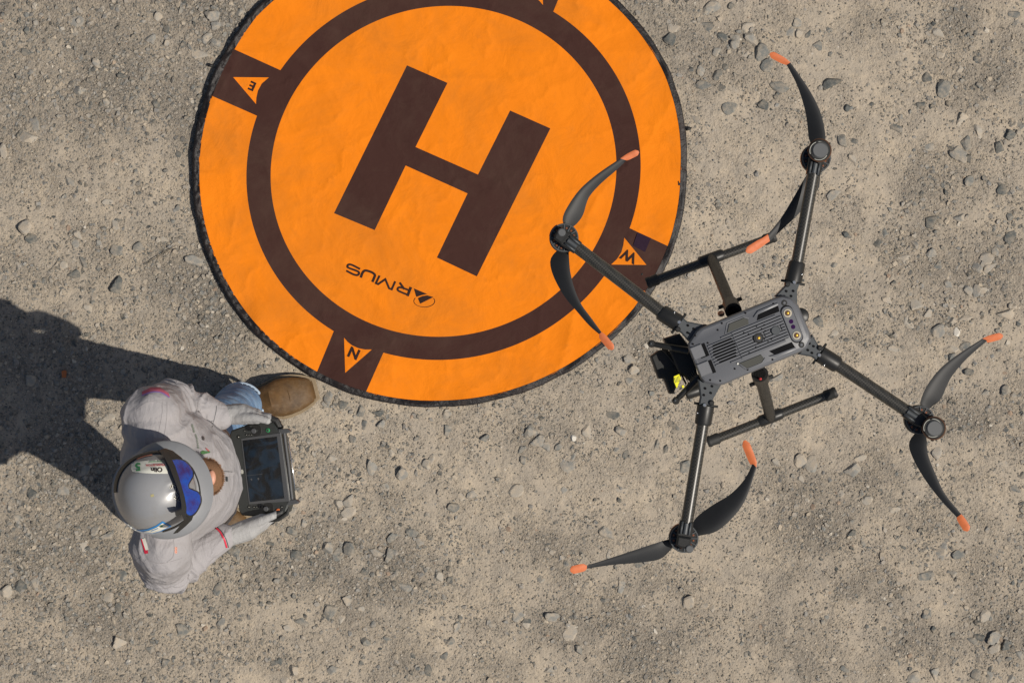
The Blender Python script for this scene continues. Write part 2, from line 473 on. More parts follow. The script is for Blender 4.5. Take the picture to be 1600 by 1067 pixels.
def gh(x, y):
    x = np.asarray(x, float); y = np.asarray(y, float)
    g = grit(x, y)
    h = (fbm(x * 1.7, y * 1.7, 1, 3) - 0.5) * 0.010 + (fbm(x * 14, y * 14, 5, 4, 0.55) - 0.5) * 0.0060
    h = h + (fbm(x * 65, y * 65, 9, 3, 0.6) - 0.5) * (0.0032 + 0.0035 * g)
    h = h + (fbm(x * 3.2 + y * 0.9, y * 26 - x * 3, 15, 3) - 0.5) * 0.0026 * np.clip(fbm(x * 1.1, y * 1.1, 18, 2) * 2 - 0.6, 0, 1)
    r = np.maximum(np.abs(x) - 4, np.maximum(np.abs(y) - 4, 0))
    return h + 0.02 * np.clip(r / 20, 0, 1) * (fbm(x * 0.3, y * 0.3, 3, 3) - 0.5)

def axis(half, step):
    core = np.arange(-half, half + step / 2, step)
    ext = []; d = step; p = half
    while p < 90: d *= 1.35; p += d; ext.append(p)
    ext = np.array(ext)
    return np.concatenate([-ext[::-1], core, ext])
gx = axis(1.95, 0.0056); gy = axis(1.35, 0.0056)
X, Y = np.meshgrid(gx, gy)
Z = gh(X, Y)
nx, ny = len(gx), len(gy)
gv = np.stack([X.ravel(), Y.ravel(), Z.ravel()], 1)
idx = np.arange(nx * ny).reshape(ny, nx)
q = np.stack([idx[:-1, :-1], idx[:-1, 1:], idx[1:, 1:], idx[1:, :-1]], -1).reshape(-1, 4)

def fast_mesh(name, v, faces, n_per, mat, smooth=True):
    me = bpy.data.meshes.new(name)
    me.vertices.add(len(v)); me.vertices.foreach_set('co', v.astype(np.float32).ravel())
    me.loops.add(faces.size); me.loops.foreach_set('vertex_index', faces.astype(np.int32).ravel())
    me.polygons.add(len(faces))
    me.polygons.foreach_set('loop_start', np.arange(0, faces.size, n_per, dtype=np.int32))
    me.update(calc_edges=True)
    me.polygons.foreach_set('use_smooth', np.full(len(faces), smooth))
    me.materials.append(mat)
    me.validate()
    return me
gm = fast_mesh('ground', gv, q, 4, M['ground'])
at_ = gm.attributes.new('grit', 'FLOAT', 'POINT')
at_.data.foreach_set('value', grit(gv[:, 0], gv[:, 1]).astype(np.float32))
ground = bpy.data.objects.new('ground', gm); COL.objects.link(ground); tag(ground, kind='structure')
WL['ground'] = Vector((0, 0, 0))

# ------------------------------------------------------------------ pad frame (needed to keep stones from under it)
PC = (693.0, 268.0)
QA, QB, QC = 1 / 270.0 ** 2, 0.87e-6, 1 / 258.0 ** 2
EDGE = sorted([(-140.4, 1.456), (-149.8, 1.440), (-162, 1.430), (180, 1.417), (157, 1.406), (142, 1.407), (115, 1.398), (90, 1.391), (60, 1.396), (36, 1.402),
        (15, 1.390), (0, 1.376), (-23.5, 1.396), (-46, 1.392), (-70, 1.405), (-90, 1.42), (-115, 1.44)])
_ea = np.array([EDGE[-1][0] - 360] + [e[0] for e in EDGE] + [EDGE[0][0] + 360]); _er = np.array([EDGE[-1][1]] + [e[1] for e in EDGE] + [EDGE[0][1]])
def pad_ratio(px, py):
    dx = np.asarray(px) - PC[0]; dy = np.asarray(py) - PC[1]
    return np.sqrt(QA * dx * dx + QB * dx * dy + QC * dy * dy)
def edge_ratio(px, py):
    th = np.degrees(np.arctan2(np.asarray(py) - PC[1], np.asarray(px) - PC[0]))
    return np.interp(th, _ea, _er)
def pad_pt(th, ratio):
    """pixel position at polar angle th (radians, y down) and ratio"""
    c, s = math.cos(th), math.sin(th)
    k = ratio / math.sqrt(QA * c * c + QB * c * s + QC * s * s)
    return (PC[0] + c * k, PC[1] + s * k)

# ------------------------------------------------------------------ single stones pressed into the ground (each a part of the ground)
def facet(vs, seed, planes=9, lo=0.62, hi=1.0):
    r_ = np.random.default_rng(seed)
    n = r_.normal(size=(planes, 3)); n /= np.linalg.norm(n, axis=1)[:, None]
    n[0] = (0.1, 0.05, 1); n[0] /= np.linalg.norm(n[0])
    d = r_.uniform(lo, hi, planes); d[0] = r_.uniform(0.45, 0.75)
    n[0] = (r_.uniform(-.5, .5), r_.uniform(-.5, .5), 1); n[0] /= np.linalg.norm(n[0])
    dots = vs @ n.T
    rr = np.where(dots > 1e-3, d / np.maximum(dots, 1e-3), 9).min(1)
    return vs * np.minimum(rr, 1.25)[:, None]
bm = bmesh.new(); bmesh.ops.create_icosphere(bm, subdivisions=3, radius=1)
ico_v = np.array([v.co[:] for v in bm.verts]); ico_f = [tuple(v.index for v in f.verts) for f in bm.faces]; bm.free()
STONES = []
for i in range(18):
    v = facet(ico_v, 100 + i, 9 + i % 5, 0.5, 0.85)
    me = bpy.data.meshes.new('stone'); me.from_pydata(v.tolist(), [], ico_f); me.materials.append(M['s_mid'])
    me.polygons.foreach_set('use_smooth', [True] * len(me.polygons)); me.set_sharp_from_angle(angle=R(14))
    STONES.append(me)
D, K, G_, L, W_ = 's_dark', 's_mdark', 's_mid', 's_light', 's_white'
STONE_LIST = """
41 48 10 10 D;43 82 14 8 D;27 147 20 12 D;124 164 9 8 D;150 99 13 12 G;314 85 22 12 L;245 164 12 14 D;41 215 28 14 L;5 237 10 16 L;122 36 14 11 G;117 51 12 14 G
322 61 15 12 G;337 68 13 13 G;331 25 16 12 G;337 40 12 11 G;377 20 13 12 G;246 27 10 9 L;237 60 12 10 G;261 45 8 8 D;165 159 12 11 G;122 142 14 12 G;57 194 8 18 G;279 241 9 8 D;187 118 9 8 D
41 354 15 15 L;50 375 12 9 D;109 366 14 13 G;121 367 11 11 L;119 381 10 10 G;185 391 14 14 K;215 387 12 11 K;166 315 11 8 L;186 345 11 9 D;179 354 8 12 L;180 449 15 20 D;115 429 15 11 D
301 405 20 13 G;110 285 14 10 G;252 374 12 6 L;131 410 9 12 K;100 414 10 9 L;146 462 15 10 L;155 380 10 9 G;295 212 8 8 D
1106 43 14 13 K;1044 61 13 14 D;1054 45 11 10 L;1128 57 18 9 D;1149 61 13 11 G;1173 61 20 14 G;1168 45 16 11 L;1188 82 13 15 K;1147 71 10 9 G;1109 14 18 12 G;1142 9 10 9 D;1121 117 10 11 D
1134 106 8 9 D;1200 102 12 11 K;1097 134 18 9 K;1128 138 11 10 D;1220 136 22 11 K;1190 164 12 11 D;1142 169 14 13 K;1247 36 12 11 G;1235 52 9 11 G;1248 52 12 12 L;1261 59 6 18 D;1277 72 11 12 K
1119 80 10 10 G;1168 87 16 12 L;1087 187 14 10 G;1296 130 20 13 D;1094 112 9 11 G;1446 122 11 12 D;1472 136 13 17 K;1437 166 11 14 D;1505 186 18 16 L;1511 226 15 20 K;1494 240 22 18 G
1560 229 13 16 D;1580 210 16 10 D;1595 195 12 16 K;1529 204 12 15 L;1465 52 14 12 L;1470 86 13 9 L;1587 24 12 9 K;1365 39 8 8 D;1316 220 10 18 K;1335 220 10 10 D;1331 247 12 9 L;1400 201 18 12 K
1451 232 13 11 G;1324 169 9 9 D;1419 171 7 8 D;1501 109 9 9 L;1512 247 9 9 D;1405 260 6 10 W;1456 344 16 13 D;1500 342 12 12 G;1382 363 9 12 K;1372 379 9 9 D;1322 367 9 9 D;1302 304 16 9 G
1516 284 11 9 K;1567 298 10 10 D;1467 416 11 12 K;1527 419 15 17 G;1544 418 16 10 L;1540 402 14 12 L;1479 432 12 11 L;1481 444 10 10 G;1512 453 14 11 G;1524 452 9 12 G;1537 453 13 9 L
1386 469 15 12 L;1432 476 13 14 L;1486 478 15 13 L;1449 491 11 10 L;1419 504 9 18 L;1481 511 13 14 G;1465 518 17 14 G;1495 519 9 11 W;1510 497 17 8 L;1575 492 18 14 L;1277 502 15 13 K;1302 523 10 9 L
1490 502 11 10 L;1415 402 11 10 L;1454 397 11 11 G;1301 414 12 8 K;1579 373 10 14 D;1577 339 10 11 K;1430 382 9 10 G;1555 392 9 9 G;1396 545 17 13 L;1490 545 18 12 L;1489 559 14 11 K;1510 543 11 9 K
1512 580 10 9 D;1572 609 10 11 K;1541 614 10 9 G;1249 721 15 14 L;1332 736 17 16 G;1212 721 10 11 L;1465 706 12 13 L;1584 763 14 11 K;1598 743 10 12 D;1210 664 13 11 L;1347 715 13 9 L;1251 748 9 9 L
1314 771 10 10 L;1354 781 12 11 L;1397 796 13 9 L;1566 724 12 9 L;1270 727 12 16 G;1216 591 14 8 G;1464 558 8 7 D;982 560 15 13 G;989 578 12 10 L;827 674 13 15 G;839 691 18 14 G;852 696 12 10 G
756 685 10 9 K;916 674 14 15 L;970 673 14 13 G;959 650 13 9 D;1026 698 8 20 K;1040 701 6 12 D;1069 729 12 16 K;892 725 17 15 G;805 765 15 12 L;720 776 14 14 L;736 774 12 10 G;880 766 9 13 G
972 765 17 8 L;814 704 10 8 K;979 711 7 10 D;1055 741 8 6 W;710 794 11 12 K;817 718 7 13 K;1037 679 8 12 G;896 684 9 8 W;895 714 7 11 G;1027 603 9 8 G;984 595 9 9 G;872 699 9 9 K
569 665 11 13 K;595 664 10 10 G;624 651 8 8 D;551 686 10 10 K;699 670 9 11 K;697 647 11 12 G;564 645 11 12 K;611 706 8 10 L;581 734 12 20 G;627 741 13 13 G;666 725 14 12 L;675 717 7 12 L
529 786 14 11 L;545 786 12 18 G;457 797 12 13 G;456 830 14 12 K;475 817 9 12 G;599 761 10 9 G;612 841 14 9 K;654 845 12 11 G;642 832 15 9 K;569 750 7 7 D;587 695 5 10 W;547 800 14 10 L;745 716 8 8 D;517 716 11 10 L
535 632 16 10 D;514 620 10 14 G;507 631 9 9 G;592 646 13 8 D;546 855 14 14 K;526 864 15 13 K;461 865 12 10 D;586 862 18 10 G;609 864 9 15 K;512 855 14 13 G;570 894 12 8 D;634 917 17 12 G
686 900 11 12 L;702 905 9 8 D;711 916 11 5 D;564 950 10 10 L;532 966 10 13 L;475 972 20 14 K;514 955 16 20 K;451 980 15 9 L;569 1001 12 11 K;605 997 12 11 K;704 1002 14 8 K;645 1023 9 10 D
429 1035 10 9 D;437 1032 9 9 D;520 1045 14 11 G;460 1046 14 14 L;714 977 12 13 G;784 975 8 7 D;766 975 8 11 G;671 1049 8 12 D;564 1035 9 8 D;446 1062 10 9 L;595 925 11 13 G;542 936 13 10 G
541 924 7 6 W;695 1025 9 9 K;422 849 11 6 D;32 915 20 17 D;9 924 14 13 L;33 935 8 7 D;190 900 12 11 K;84 852 12 13 L;131 852 12 10 L;170 931 14 10 L;186 950 8 14 D;287 984 14 16 K;345 974 13 15 G
185 1002 13 12 L;65 967 13 12 K;235 1015 11 10 K;314 1005 6 10 K;340 917 8 13 K;257 1034 9 10 K;46 836 10 14 G;150 827 15 10 G;170 836 16 8 G;54 910 10 17 G;31 810 13 11 G;364 860 18 18 K
946 832 17 17 G;972 914 12 13 G;1075 940 15 14 L;1099 945 10 9 L;1112 950 11 9 L;952 865 8 12 G;845 905 10 9 G;899 917 7 9 W;866 962 16 10 G;894 990 16 15 L;821 970 9 8 D;830 971 8 8 D;822 977 10 10 L
904 1014 9 12 K;942 1047 4 12 D;860 1046 17 8 G;807 962 14 13 G;1000 881 12 8 K;1450 900 16 13 K;1472 860 13 18 G;1483 867 10 12 L;1495 865 14 12 K;1330 834 11 7 D;1489 896 10 11 G;1554 997 15 16 G
1556 1012 12 12 L;1570 1010 11 12 D;1530 994 14 10 D;1522 1002 15 9 K;1462 1050 15 13 G;1525 1052 12 12 K;1426 1060 14 16 G;1547 1057 9 15 G;1580 1062 10 16 G;1450 957 11 16 K;1537 962 12 10 L;1552 955 7 9 W
1320 1046 14 9 K;1302 1030 13 11 L;1595 1022 12 12 G;137 482 15 10 L;47 596 13 12 G;50 771 14 13 D;95 768 14 12 G;173 652 17 11 L;132 737 18 10 G
"""
mk_map = {'D': D, 'K': K, 'G': G_, 'L': L, 'W': W_}
placed = []
items = [s.split() for s in STONE_LIST.replace('\n', ';').split(';') if s.strip()]
items.sort(key=lambda q_: -float(q_[2]) * float(q_[3]))
for i, (a, b, w, h, c) in enumerate(items[:300]):
    a, b, w, h = float(a), float(b), float(w), float(h)
    p = P(a, b)
    z = float(gh(np.array([p.x]), np.array([p.y]))[0])
    o = bpy.data.objects.new('stone', STONES[random.randrange(18)])
    COL.objects.link(o); o.parent = ground
    sx, sy = w * 0.84 / 490, h * 0.84 / 490
    sz = min(sx, sy) * random.uniform(0.65, 1.05)
    proud = random.uniform(-0.45, 0.05)
    o.scale = (sx, sy, sz)
    ro = random.choice((0, math.pi)) + random.uniform(-0.5, 0.5)
    o.rotation_euler = (random.uniform(-0.22, 0.22), random.uniform(-0.22, 0.22), ro)
    o.location = (p.x, p.y, z + sz * proud)
    o.material_slots[0].link = 'OBJECT'; o.material_slots[0].material = M[mk_map[c]]
    placed.append((a, b, max(w, h) / 2))

# loose gravel nobody could count: chips with their own edges, one mesh
def gravel():
    N = 430000
    x = rng.uniform(-2.05, 2.05, N); y = rng.uniform(-1.45, 1.45, N)
    g = grit(x, y)
    px = x * FPX / CAM_Z + 800; py = -y * FPX / CAM_Z + 533.5
    clump = fbm(x * 9, y * 9, 51, 4, 0.6)
    dens = 0.12 + 0.62 * g + 1.5 * np.clip(clump - 0.46, 0, 1) + 0.12 * (px < 380)
    vis = (np.abs(x) < 1.7) & (np.abs(y) < 1.15)
    dens = dens * np.where(vis, 1.0, 0.35)
    pr = pad_ratio(px, py) < edge_ratio(px, py) + 0.03
    boot = ((px > 385) & (px < 500) & (py > 580) & (py < 662)) | ((px > 230) & (px < 390) & (py > 785) & (py < 850))
    keep = (rng.uniform(0, 1, N) < dens * 0.95) & ~pr & ~boot
    x, y, g, px, py, clump = [a[keep] for a in (x, y, g, px, py, clump)]
    n = len(x)
    u = rng.uniform(0, 1, n)
    rad = 0.0019 + 0.0030 * u ** 1.6
    big = rng.uniform(0, 1, n) < (0.075 + 0.10 * g + 0.12 * (px < 720) * (py > 560) + 0.08 * (px > 1380) + 0.07 * (px < 400))
    rad = np.where(big, 0.0042 + 0.0078 * rng.uniform(0, 1, n) ** 2.2, rad)
    K_ = 6
    ang = (np.arange(K_)[None, :] + rng.uniform(-0.33, 0.33, (n, K_))) * 2 * np.pi / K_
    r0 = rad[:, None] * rng.uniform(0.72, 1.15, (n, K_))
    asp = rng.uniform(0.55, 1.0, n); ro = rng.uniform(0, 2 * np.pi, n)
    hh = rad * rng.uniform(0.25, 0.85, n) * np.where(big, 0.8, 1.0)
    ins = rng.uniform(0.45, 0.85, (n, 1))
    tx = rng.uniform(-0.5, 0.5, n); ty = rng.uniform(-0.5, 0.5, n)
    sx_ = rng.uniform(-0.2, 0.2, (n, 1)) * rad[:, None]; sy_ = rng.uniform(-0.2, 0.2, (n, 1)) * rad[:, None]
    z0 = gh(x, y)
    def ring(s, dz, ox=0, oy=0):
        lx = np.cos(ang) * r0 * s + ox; ly = np.sin(ang) * r0 * s * asp[:, None] + oy
        wx = lx * np.cos(ro)[:, None] - ly * np.sin(ro)[:, None]; wy = lx * np.sin(ro)[:, None] + ly * np.cos(ro)[:, None]
        zz = z0[:, None] + dz[:, None] + (wx * tx[:, None] + wy * ty[:, None])
        return np.stack([x[:, None] + wx, y[:, None] + wy, zz], -1)
    A = ring(1.0, -rad * 0.35); B = ring(1.0, hh * 0.35); C = ring(ins, hh, sx_, sy_)
    V = np.concatenate([A, B, C], 1)          # n, 18, 3
    f = []
    for k in range(K_):
        j = (k + 1) % K_
        f += [(k, j, K_ + j), (k, K_ + j, K_ + k), (K_ + k, K_ + j, 2 * K_ + j), (K_ + k, 2 * K_ + j, 2 * K_ + k)]
    f += [(2 * K_, 2 * K_ + 1, 2 * K_ + 2), (2 * K_, 2 * K_ + 2, 2 * K_ + 3), (2 * K_, 2 * K_ + 3, 2 * K_ + 4), (2 * K_, 2 * K_ + 4, 2 * K_ + 5)]
    # small chips drop the lower skirt (buried) to stay cheap
    f_small = [t for t in f if min(t) >= K_ or False] 
    f_small = [t for t in f if min(t) >= K_]
    F = np.array(f); FS = np.array(f_small)
    offs = np.arange(n) * 18
    Fb = (F[None] + offs[big][:, None, None]).reshape(-1, 3)
    V[~big, K_:2 * K_, 2] -= (rad[~big] * 0.5)[:, None]
    V[big, :, 2] -= (rad[big] * rng.uniform(0.0, 0.35, int(big.sum())))[:, None]
    Fs = (FS[None] + offs[~big][:, None, None]).reshape(-1, 3)
    faces = np.concatenate([Fb, Fs])
    V = V.reshape(-1, 3)
    used = np.zeros(len(V), bool); used[faces.ravel()] = True
    remap = np.cumsum(used) - 1
    me = fast_mesh('gravel', V[used], remap[faces], 3, M['gravel'], False)
    pal = np.array([(0.078, 0.085, 0.082), (0.125, 0.132, 0.127), (0.18, 0.185, 0.175), (0.24, 0.235, 0.22), (0.30, 0.28, 0.245), (0.40, 0.345, 0.27), (0.52, 0.48, 0.41), (0.30, 0.21, 0.15)])
    w = np.array([0.15, 0.21, 0.21, 0.17, 0.13, 0.085, 0.035, 0.01]); w /= w.sum()
    ci = rng.choice(len(pal), n, p=w)
    wb = np.array([0.10, 0.16, 0.22, 0.22, 0.17, 0.10, 0.02, 0.01]); wb /= wb.sum()
    ci = np.where(big, rng.choice(len(pal), n, p=wb), ci)
    col = pal[ci] * rng.uniform(0.85, 1.15, (n, 1))
    colv = np.repeat(col, 18, 0)[used]
    ca = me.color_attributes.new('stone_colour', 'FLOAT_COLOR', 'POINT')
    ca.data.foreach_set('color', np.concatenate([colv, np.ones((len(colv), 1))], 1).astype(np.float32).ravel())
    o = bpy.data.objects.new('gravel', me); COL.objects.link(o)
    tag(o, 'loose grey and tan gravel chips scattered over the packed dirt', 'gravel', kind='stuff')
    print('gravel', n, 'tris', len(faces))
gravel()

# ------------------------------------------------------------------ landing pad
def pip(poly, x, y):
    c = False; n = len(poly)
    for i in range(n):
        x1, y1 = poly[i]; x2, y2 = poly[(i + 1) % n]
        if (y1 > y) != (y2 > y) and x < (x2 - x1) * (y - y1) / (y2 - y1) + x1: c = not c
    return c
def mir(pts): return [(2 * PC[0] - a, 2 * PC[1] - b) for a, b in pts]
H_POLY = [(635.8, 102.5), (699.2, 130), (649.3, 230), (746.8, 273), (797, 173), (860, 201), (745, 432), (682.5, 402.5), (730.5, 302.5), (633.8, 259), (585.5, 359.8), (521.8, 333.3)]
TRI = {'E': [(364.4, 121), (420, 121.5), (409, 131), (403, 142), (400.5, 153), (400, 163)],
       'N': [(537.6, 527.6), (543, 534), (550, 539.5), (560, 544), (570, 546), (581, 546), (539.4, 582.4)],
       'W': [(975.5, 371.7), (1010, 414), (955, 413.5), (964, 405), (971, 394), (974, 383)]}
TRI['S'] = mir(TRI['N'])
SPOKE = {'E': [(431.3, 107), (365, 77), (330.6, 150), (395.3, 178.6)], 'N': [(523, 513.6), (497, 576.6), (573, 609.6), (600.4, 548)],
         'W': [(983.6, 356.6), (1040, 383), (1005, 454), (944.4, 431.2)]}
SPOKE['S'] = mir(SPOKE['N'])
def ext(sp):  # stretch spokes into the ring and over the edge
    a, b, c, d = [Vector(p) for p in sp]
    return [tuple(a - (b - a).normalized() * 12), tuple(b + (b - a).normalized() * 30), tuple(c + (c - d).normalized() * 30), tuple(d - (c - d).normalized() * 12)]
SPX = {k: ext(v) for k, v in SPOKE.items()}
def pad_h(px, py):
    px = np.asarray(px, float); py = np.asarray(py, float)
    x, y = px / 490, py / 490
    r = pad_ratio(px, py) / edge_ratio(px, py)
    w = (fbm(x * 2.2, y * 2.2, 201, 3) - 0.5) * 0.012
    # long soft creases
    def crease(nx_, ny_, fr, s, amp):
        u = (px * nx_ + py * ny_) / 490; t = (-px * ny_ + py * nx_) / 490
        n = vn(u * fr + 0.8 * fbm(t * 2, u * 2, s + 5, 2), t * fr * 0.22, s)
        return (1 - np.abs(n * 2 - 1)) ** 7 * amp
    w = w + crease(0.93, 0.36, 3.0, 301, 0.0034) + crease(0.5, -0.86, 3.4, 311, 0.0030) + crease(0.8, -0.6, 4, 321, 0.0016) + crease(-0.2, 0.98, 3.5, 331, 0.0034)
    w = w + (1 - np.abs(2 * fbm(x * 6, y * 6, 341, 3) - 1)) ** 9 * 0.0022
    w = w + (fbm(x * 22, y * 22, 221, 3) - 0.5) * 0.0016
    th = np.arctan2(py - PC[1], px - PC[0])
    rimw = np.clip((r - 0.80) / 0.2, 0, 1)
    w = w + rimw ** 2 * (0.004 + 0.006 * (vn(th * 9, r * 2, 241) - 0.5) * 2)
    return 0.013 + w
pad = empty('landing_pad', P(PC[0], PC[1], 0), 'round orange fabric landing pad with dark brown ring and letter H on gravel', 'landing pad')

pts = []; edges = []
def loop(ps, closed=True):
    n0 = len(pts); pts.extend(Vector(p) for p in ps)
    m = len(ps)
    for i in range(m if closed else m - 1): edges.append((n0 + i, n0 + (i + 1) % m))
NS = 300
loop([pad_pt(2 * math.pi * k / NS, 1.0) for k in range(NS)])
loop([pad_pt(2 * math.pi * k / NS, 1.1405) for k in range(NS)])
def edge_pt(th, add=0.0):
    return pad_pt(th, float(np.interp(math.degrees(math.atan2(math.sin(th), math.cos(th))), _ea, _er)) + add)
loop([edge_pt(2 * math.pi * k / 420) for k in range(420)])
def dens_poly(poly, step=6):
    out = []
    for i in range(len(poly)):
        a = Vector(poly[i]); b = Vector(poly[(i + 1) % len(poly)]); n = max(1, int((b - a).length / step))
        out += [tuple(a.lerp(b, k / n)) for k in range(n)]
    return out
loop(dens_poly(H_POLY))
for k in 'ENWS':
    loop(TRI[k]); loop(dens_poly(SPX[k], 9))
st = 4.6
for iy in range(int(-400 / st), int(400 / st)):
    for ix in range(int(-410 / st), int(410 / st)):
        a = PC[0] + (ix + 0.5 * (iy % 2)) * st + random.uniform(-.6, .6); b = PC[1] + iy * st + random.uniform(-.6, .6)
        if pad_ratio(a, b) < edge_ratio(a, b) - 0.008: pts.append(Vector((a, b)))
cv, ce, cf, _, _, _ = geometry.delaunay_2d_cdt(pts, edges, [], 0, 1e-4)
cen = np.array([[sum(cv[i].x for i in f) / 3, sum(cv[i].y for i in f) / 3] for f in cf])
rr = pad_ratio(cen[:, 0], cen[:, 1]); er = edge_ratio(cen[:, 0], cen[:, 1])
cls = []
for i, f in enumerate(cf):
    a, b = cen[i]
    if rr[i] > er[i] + 0.0005: cls.append(None); continue
    k = 'fabric'
    if rr[i] < 1.0:
        if pip(H_POLY, a, b): k = 'printed_letter'
    elif rr[i] < 1.1405:
        k = 'printed_ring'
    else:
        for s in 'ENWS':
            if pip(TRI[s], a, b): k = 'arrow_' + s; break
            if pip(SPX[s], a, b): k = 'panel_' + s; break
    if k == 'printed_ring':
        for s in 'ENWS':
            if pip(TRI[s], a, b): k = 'arrow_' + s
    cls.append(k)
cva = np.array([[v.x, v.y] for v in cv]); ch = pad_h(cva[:, 0], cva[:, 1])
e_ = 1.5
hxp = (pad_h(cva[:, 0] + e_, cva[:, 1]) - pad_h(cva[:, 0] - e_, cva[:, 1])) / (2 * e_) * 490
hyp = (pad_h(cva[:, 0], cva[:, 1] + e_) - pad_h(cva[:, 0], cva[:, 1] - e_)) / (2 * e_) * 490
nrm = np.stack([-hxp, hyp, np.ones(len(cva))], 1); nrm /= np.linalg.norm(nrm, axis=1)[:, None]
cw = np.array([tuple(P(cva[i, 0], cva[i, 1], ch[i])) for i in range(len(cva))])
def pad_part(key, name, mat, parent, label=None):
    fs = [f for f, c in zip(cf, cls) if c == key]
    if not fs: return None
    used = sorted({i for f in fs for i in f}); mp = {j: i for i, j in enumerate(used)}
    out = []
    for f in fs:
        a, b, c = [cw[i] for i in f]
        z = (b[0] - a[0]) * (c[1] - a[1]) - (b[1] - a[1]) * (c[0] - a[0])
        out.append(tuple(mp[i] for i in (f if z > 0 else f[::-1])))
    o = mk(name, cw[used], out, mat, parent, True)
    o.data.normals_split_custom_set_from_vertices([tuple(n) for n in nrm[used]])
    if label: o['label'] = label
    return o
fabric = pad_part('fabric', 'fabric', M['orange'], pad)
pad_part('printed_ring', 'printed_ring', M['brown'], pad)
pad_part('printed_letter', 'printed_letter', M['brown'], pad, 'large dark brown letter H in the middle of the pad')
panels = {}
for s, w in (('E', 'E'), ('N', 'N'), ('W', 'W'), ('S', 'S')):
    panels[s] = pad_part('panel_' + s, 'direction_panel', M['brown'], pad, 'dark brown panel holding the %s arrow' % w)
    pad_part('arrow_' + s, 'direction_arrow', M['orange'], panels[s])

# text helper: returns 2D verts and faces, baseline at 0, height scaled to 1 cap height
def text2d(body, bold=0.0, shear=0.0):
    cu = bpy.data.curves.new('t', 'FONT'); cu.body = body; cu.offset = bold; cu.shear = shear; cu.resolution_u = 4
    o = bpy.data.objects.new('t', cu); COL.objects.link(o)
    bpy.context.view_layer.update()
    dg = bpy.context.evaluated_depsgraph_get()
    me = o.evaluated_get(dg).to_mesh()
    v = np.array([(p.co.x, p.co.y) for p in me.vertices]); f = [tuple(p.vertices) for p in me.polygons]
    o.evaluated_get(dg).to_mesh_clear()
    bpy.data.objects.remove(o); bpy.data.curves.remove(cu)
    v -= v.min(0); v /= v[:, 1].max()
    return v, f
UPV = Vector((-0.405, 0.914)); RTV = Vector((-0.914, -0.405))   # pad lettering: up and reading direction in pixels (y down)
def text_px(body, cx, cy, h, right, up, bold=0.0, wscale=1.0, shear=0.0):
    v, f = text2d(body, bold, shear)
    w = v[:, 0].max() * wscale
    return [(cx + (a * wscale - w / 2) * h * right[0] + (b - 0.5) * h * up[0], cy + (a * wscale - w / 2) * h * right[1] + (b - 0.5) * h * up[1]) for a, b in v], f
def on_pad(name, v2, f, mat, parent, lift=0.0016):
    a = np.array(v2); h = pad_h(a[:, 0], a[:, 1]) + lift
    v = [P(p[0], p[1], z) for p, z in zip(v2, h)]
    ff = []
    for q_ in f:
        n = (v[q_[1]] - v[q_[0]]).cross(v[q_[2]] - v[q_[0]])
        ff.append(q_ if n.z > 0 else q_[::-1])
    return mk(name, v, ff, mat, parent, False)
for s, (cx, cy, h) in {'E': (393.9, 135, 14.5), 'N': (553, 552, 17), 'W': (982.4, 400.6, 17.5), 'S': (833, -15, 17)}.items():
    v, f = text_px(s, cx, cy, h, RTV, UPV, 0.035, 1.0)
    on_pad('direction_letter', v, f, M['ink'], panels[s])
on_pad('hook_patch', [(996, 364), (1017, 372), (1008, 394), (989, 384)], [(0, 1, 2, 3)], M['patch'], panels['W'], 0.002)

# maker's word on the pad
def stroke(path, w):
    v = []; f = []
    path = [Vector(p) for p in path]
    for i, p in enumerate(path):
        a = (path[i] - path[i - 1]).normalized() if i else (path[1] - path[0]).normalized()
        b = (path[i + 1] - path[i]).normalized() if i < len(path) - 1 else a
        t_ = (a + b); t_ = t_.normalized() if t_.length > 1e-6 else a
        nrm_ = Vector((-t_.y, t_.x)); k = w / 2 / max(0.45, nrm_.dot(Vector((-a.y, a.x))))
        v += [tuple(p + nrm_ * k), tuple(p - nrm_ * k)]
    for i in range(len(path) - 1): f.append((2 * i, 2 * i + 1, 2 * i + 3, 2 * i + 2))
    return v, f
def smooth_path(ps, n=5):
    out = []
    for i in range(len(ps) - 1):
        p0 = Vector(ps[max(i - 1, 0)]); p1 = Vector(ps[i]); p2 = Vector(ps[i + 1]); p3 = Vector(ps[min(i + 2, len(ps) - 1)])
        for k in range(n):
            t = k / n
            out.append(tuple(0.5 * ((2 * p1) + (p2 - p0) * t + (2 * p0 - 5 * p1 + 4 * p2 - p3) * t * t + (3 * p1 - p0 - 3 * p2 + p3) * t ** 3)))
    out.append(tuple(ps[-1])); return out
lg = MB()
def LZ(p): return (500 + p[0] / 6.667, 380 + p[1] / 6.667)
S_ = smooth_path([(418, 270), (335, 228), (300, 224), (287, 240), (300, 258), (390, 292), (408, 312), (392, 333), (350, 326), (276, 288)])
U_ = smooth_path([(426, 360), (447, 305), (478, 286), (540, 304), (572, 330), (566, 360), (546, 405)])
Rb = smooth_path([(922, 541), (850, 512), (812, 490), (815, 468), (845, 462), (935, 493)])
for path, w in ((S_, 21), (U_, 24), ([(785, 398), (748, 482), (722, 472), (682, 376), (606, 428), (584, 418), (622, 338)], 20), ([(948, 458), (912, 552)], 26), (Rb, 20), ([(880, 480), (832, 412)], 22)):
    v, f = stroke(path, w); lg.add([LZ(p) for p in v], f)
lg.add([LZ(p) for p in [(980, 472), (1118, 530), (1060, 541), (1006, 560)]], [(0, 1, 2, 3)])
lg.add([LZ(p) for p in [(1022, 574), (1070, 552), (1120, 545), (1182, 562), (1045, 630)]], [(0, 1, 2, 3, 4)])
v, f = stroke([(1088 + 109 * math.cos(a), 604 + 62 * math.sin(a)) for a in np.linspace(R(212), R(-28), 30)], 5); lg.add([LZ(p) for p in v], f)
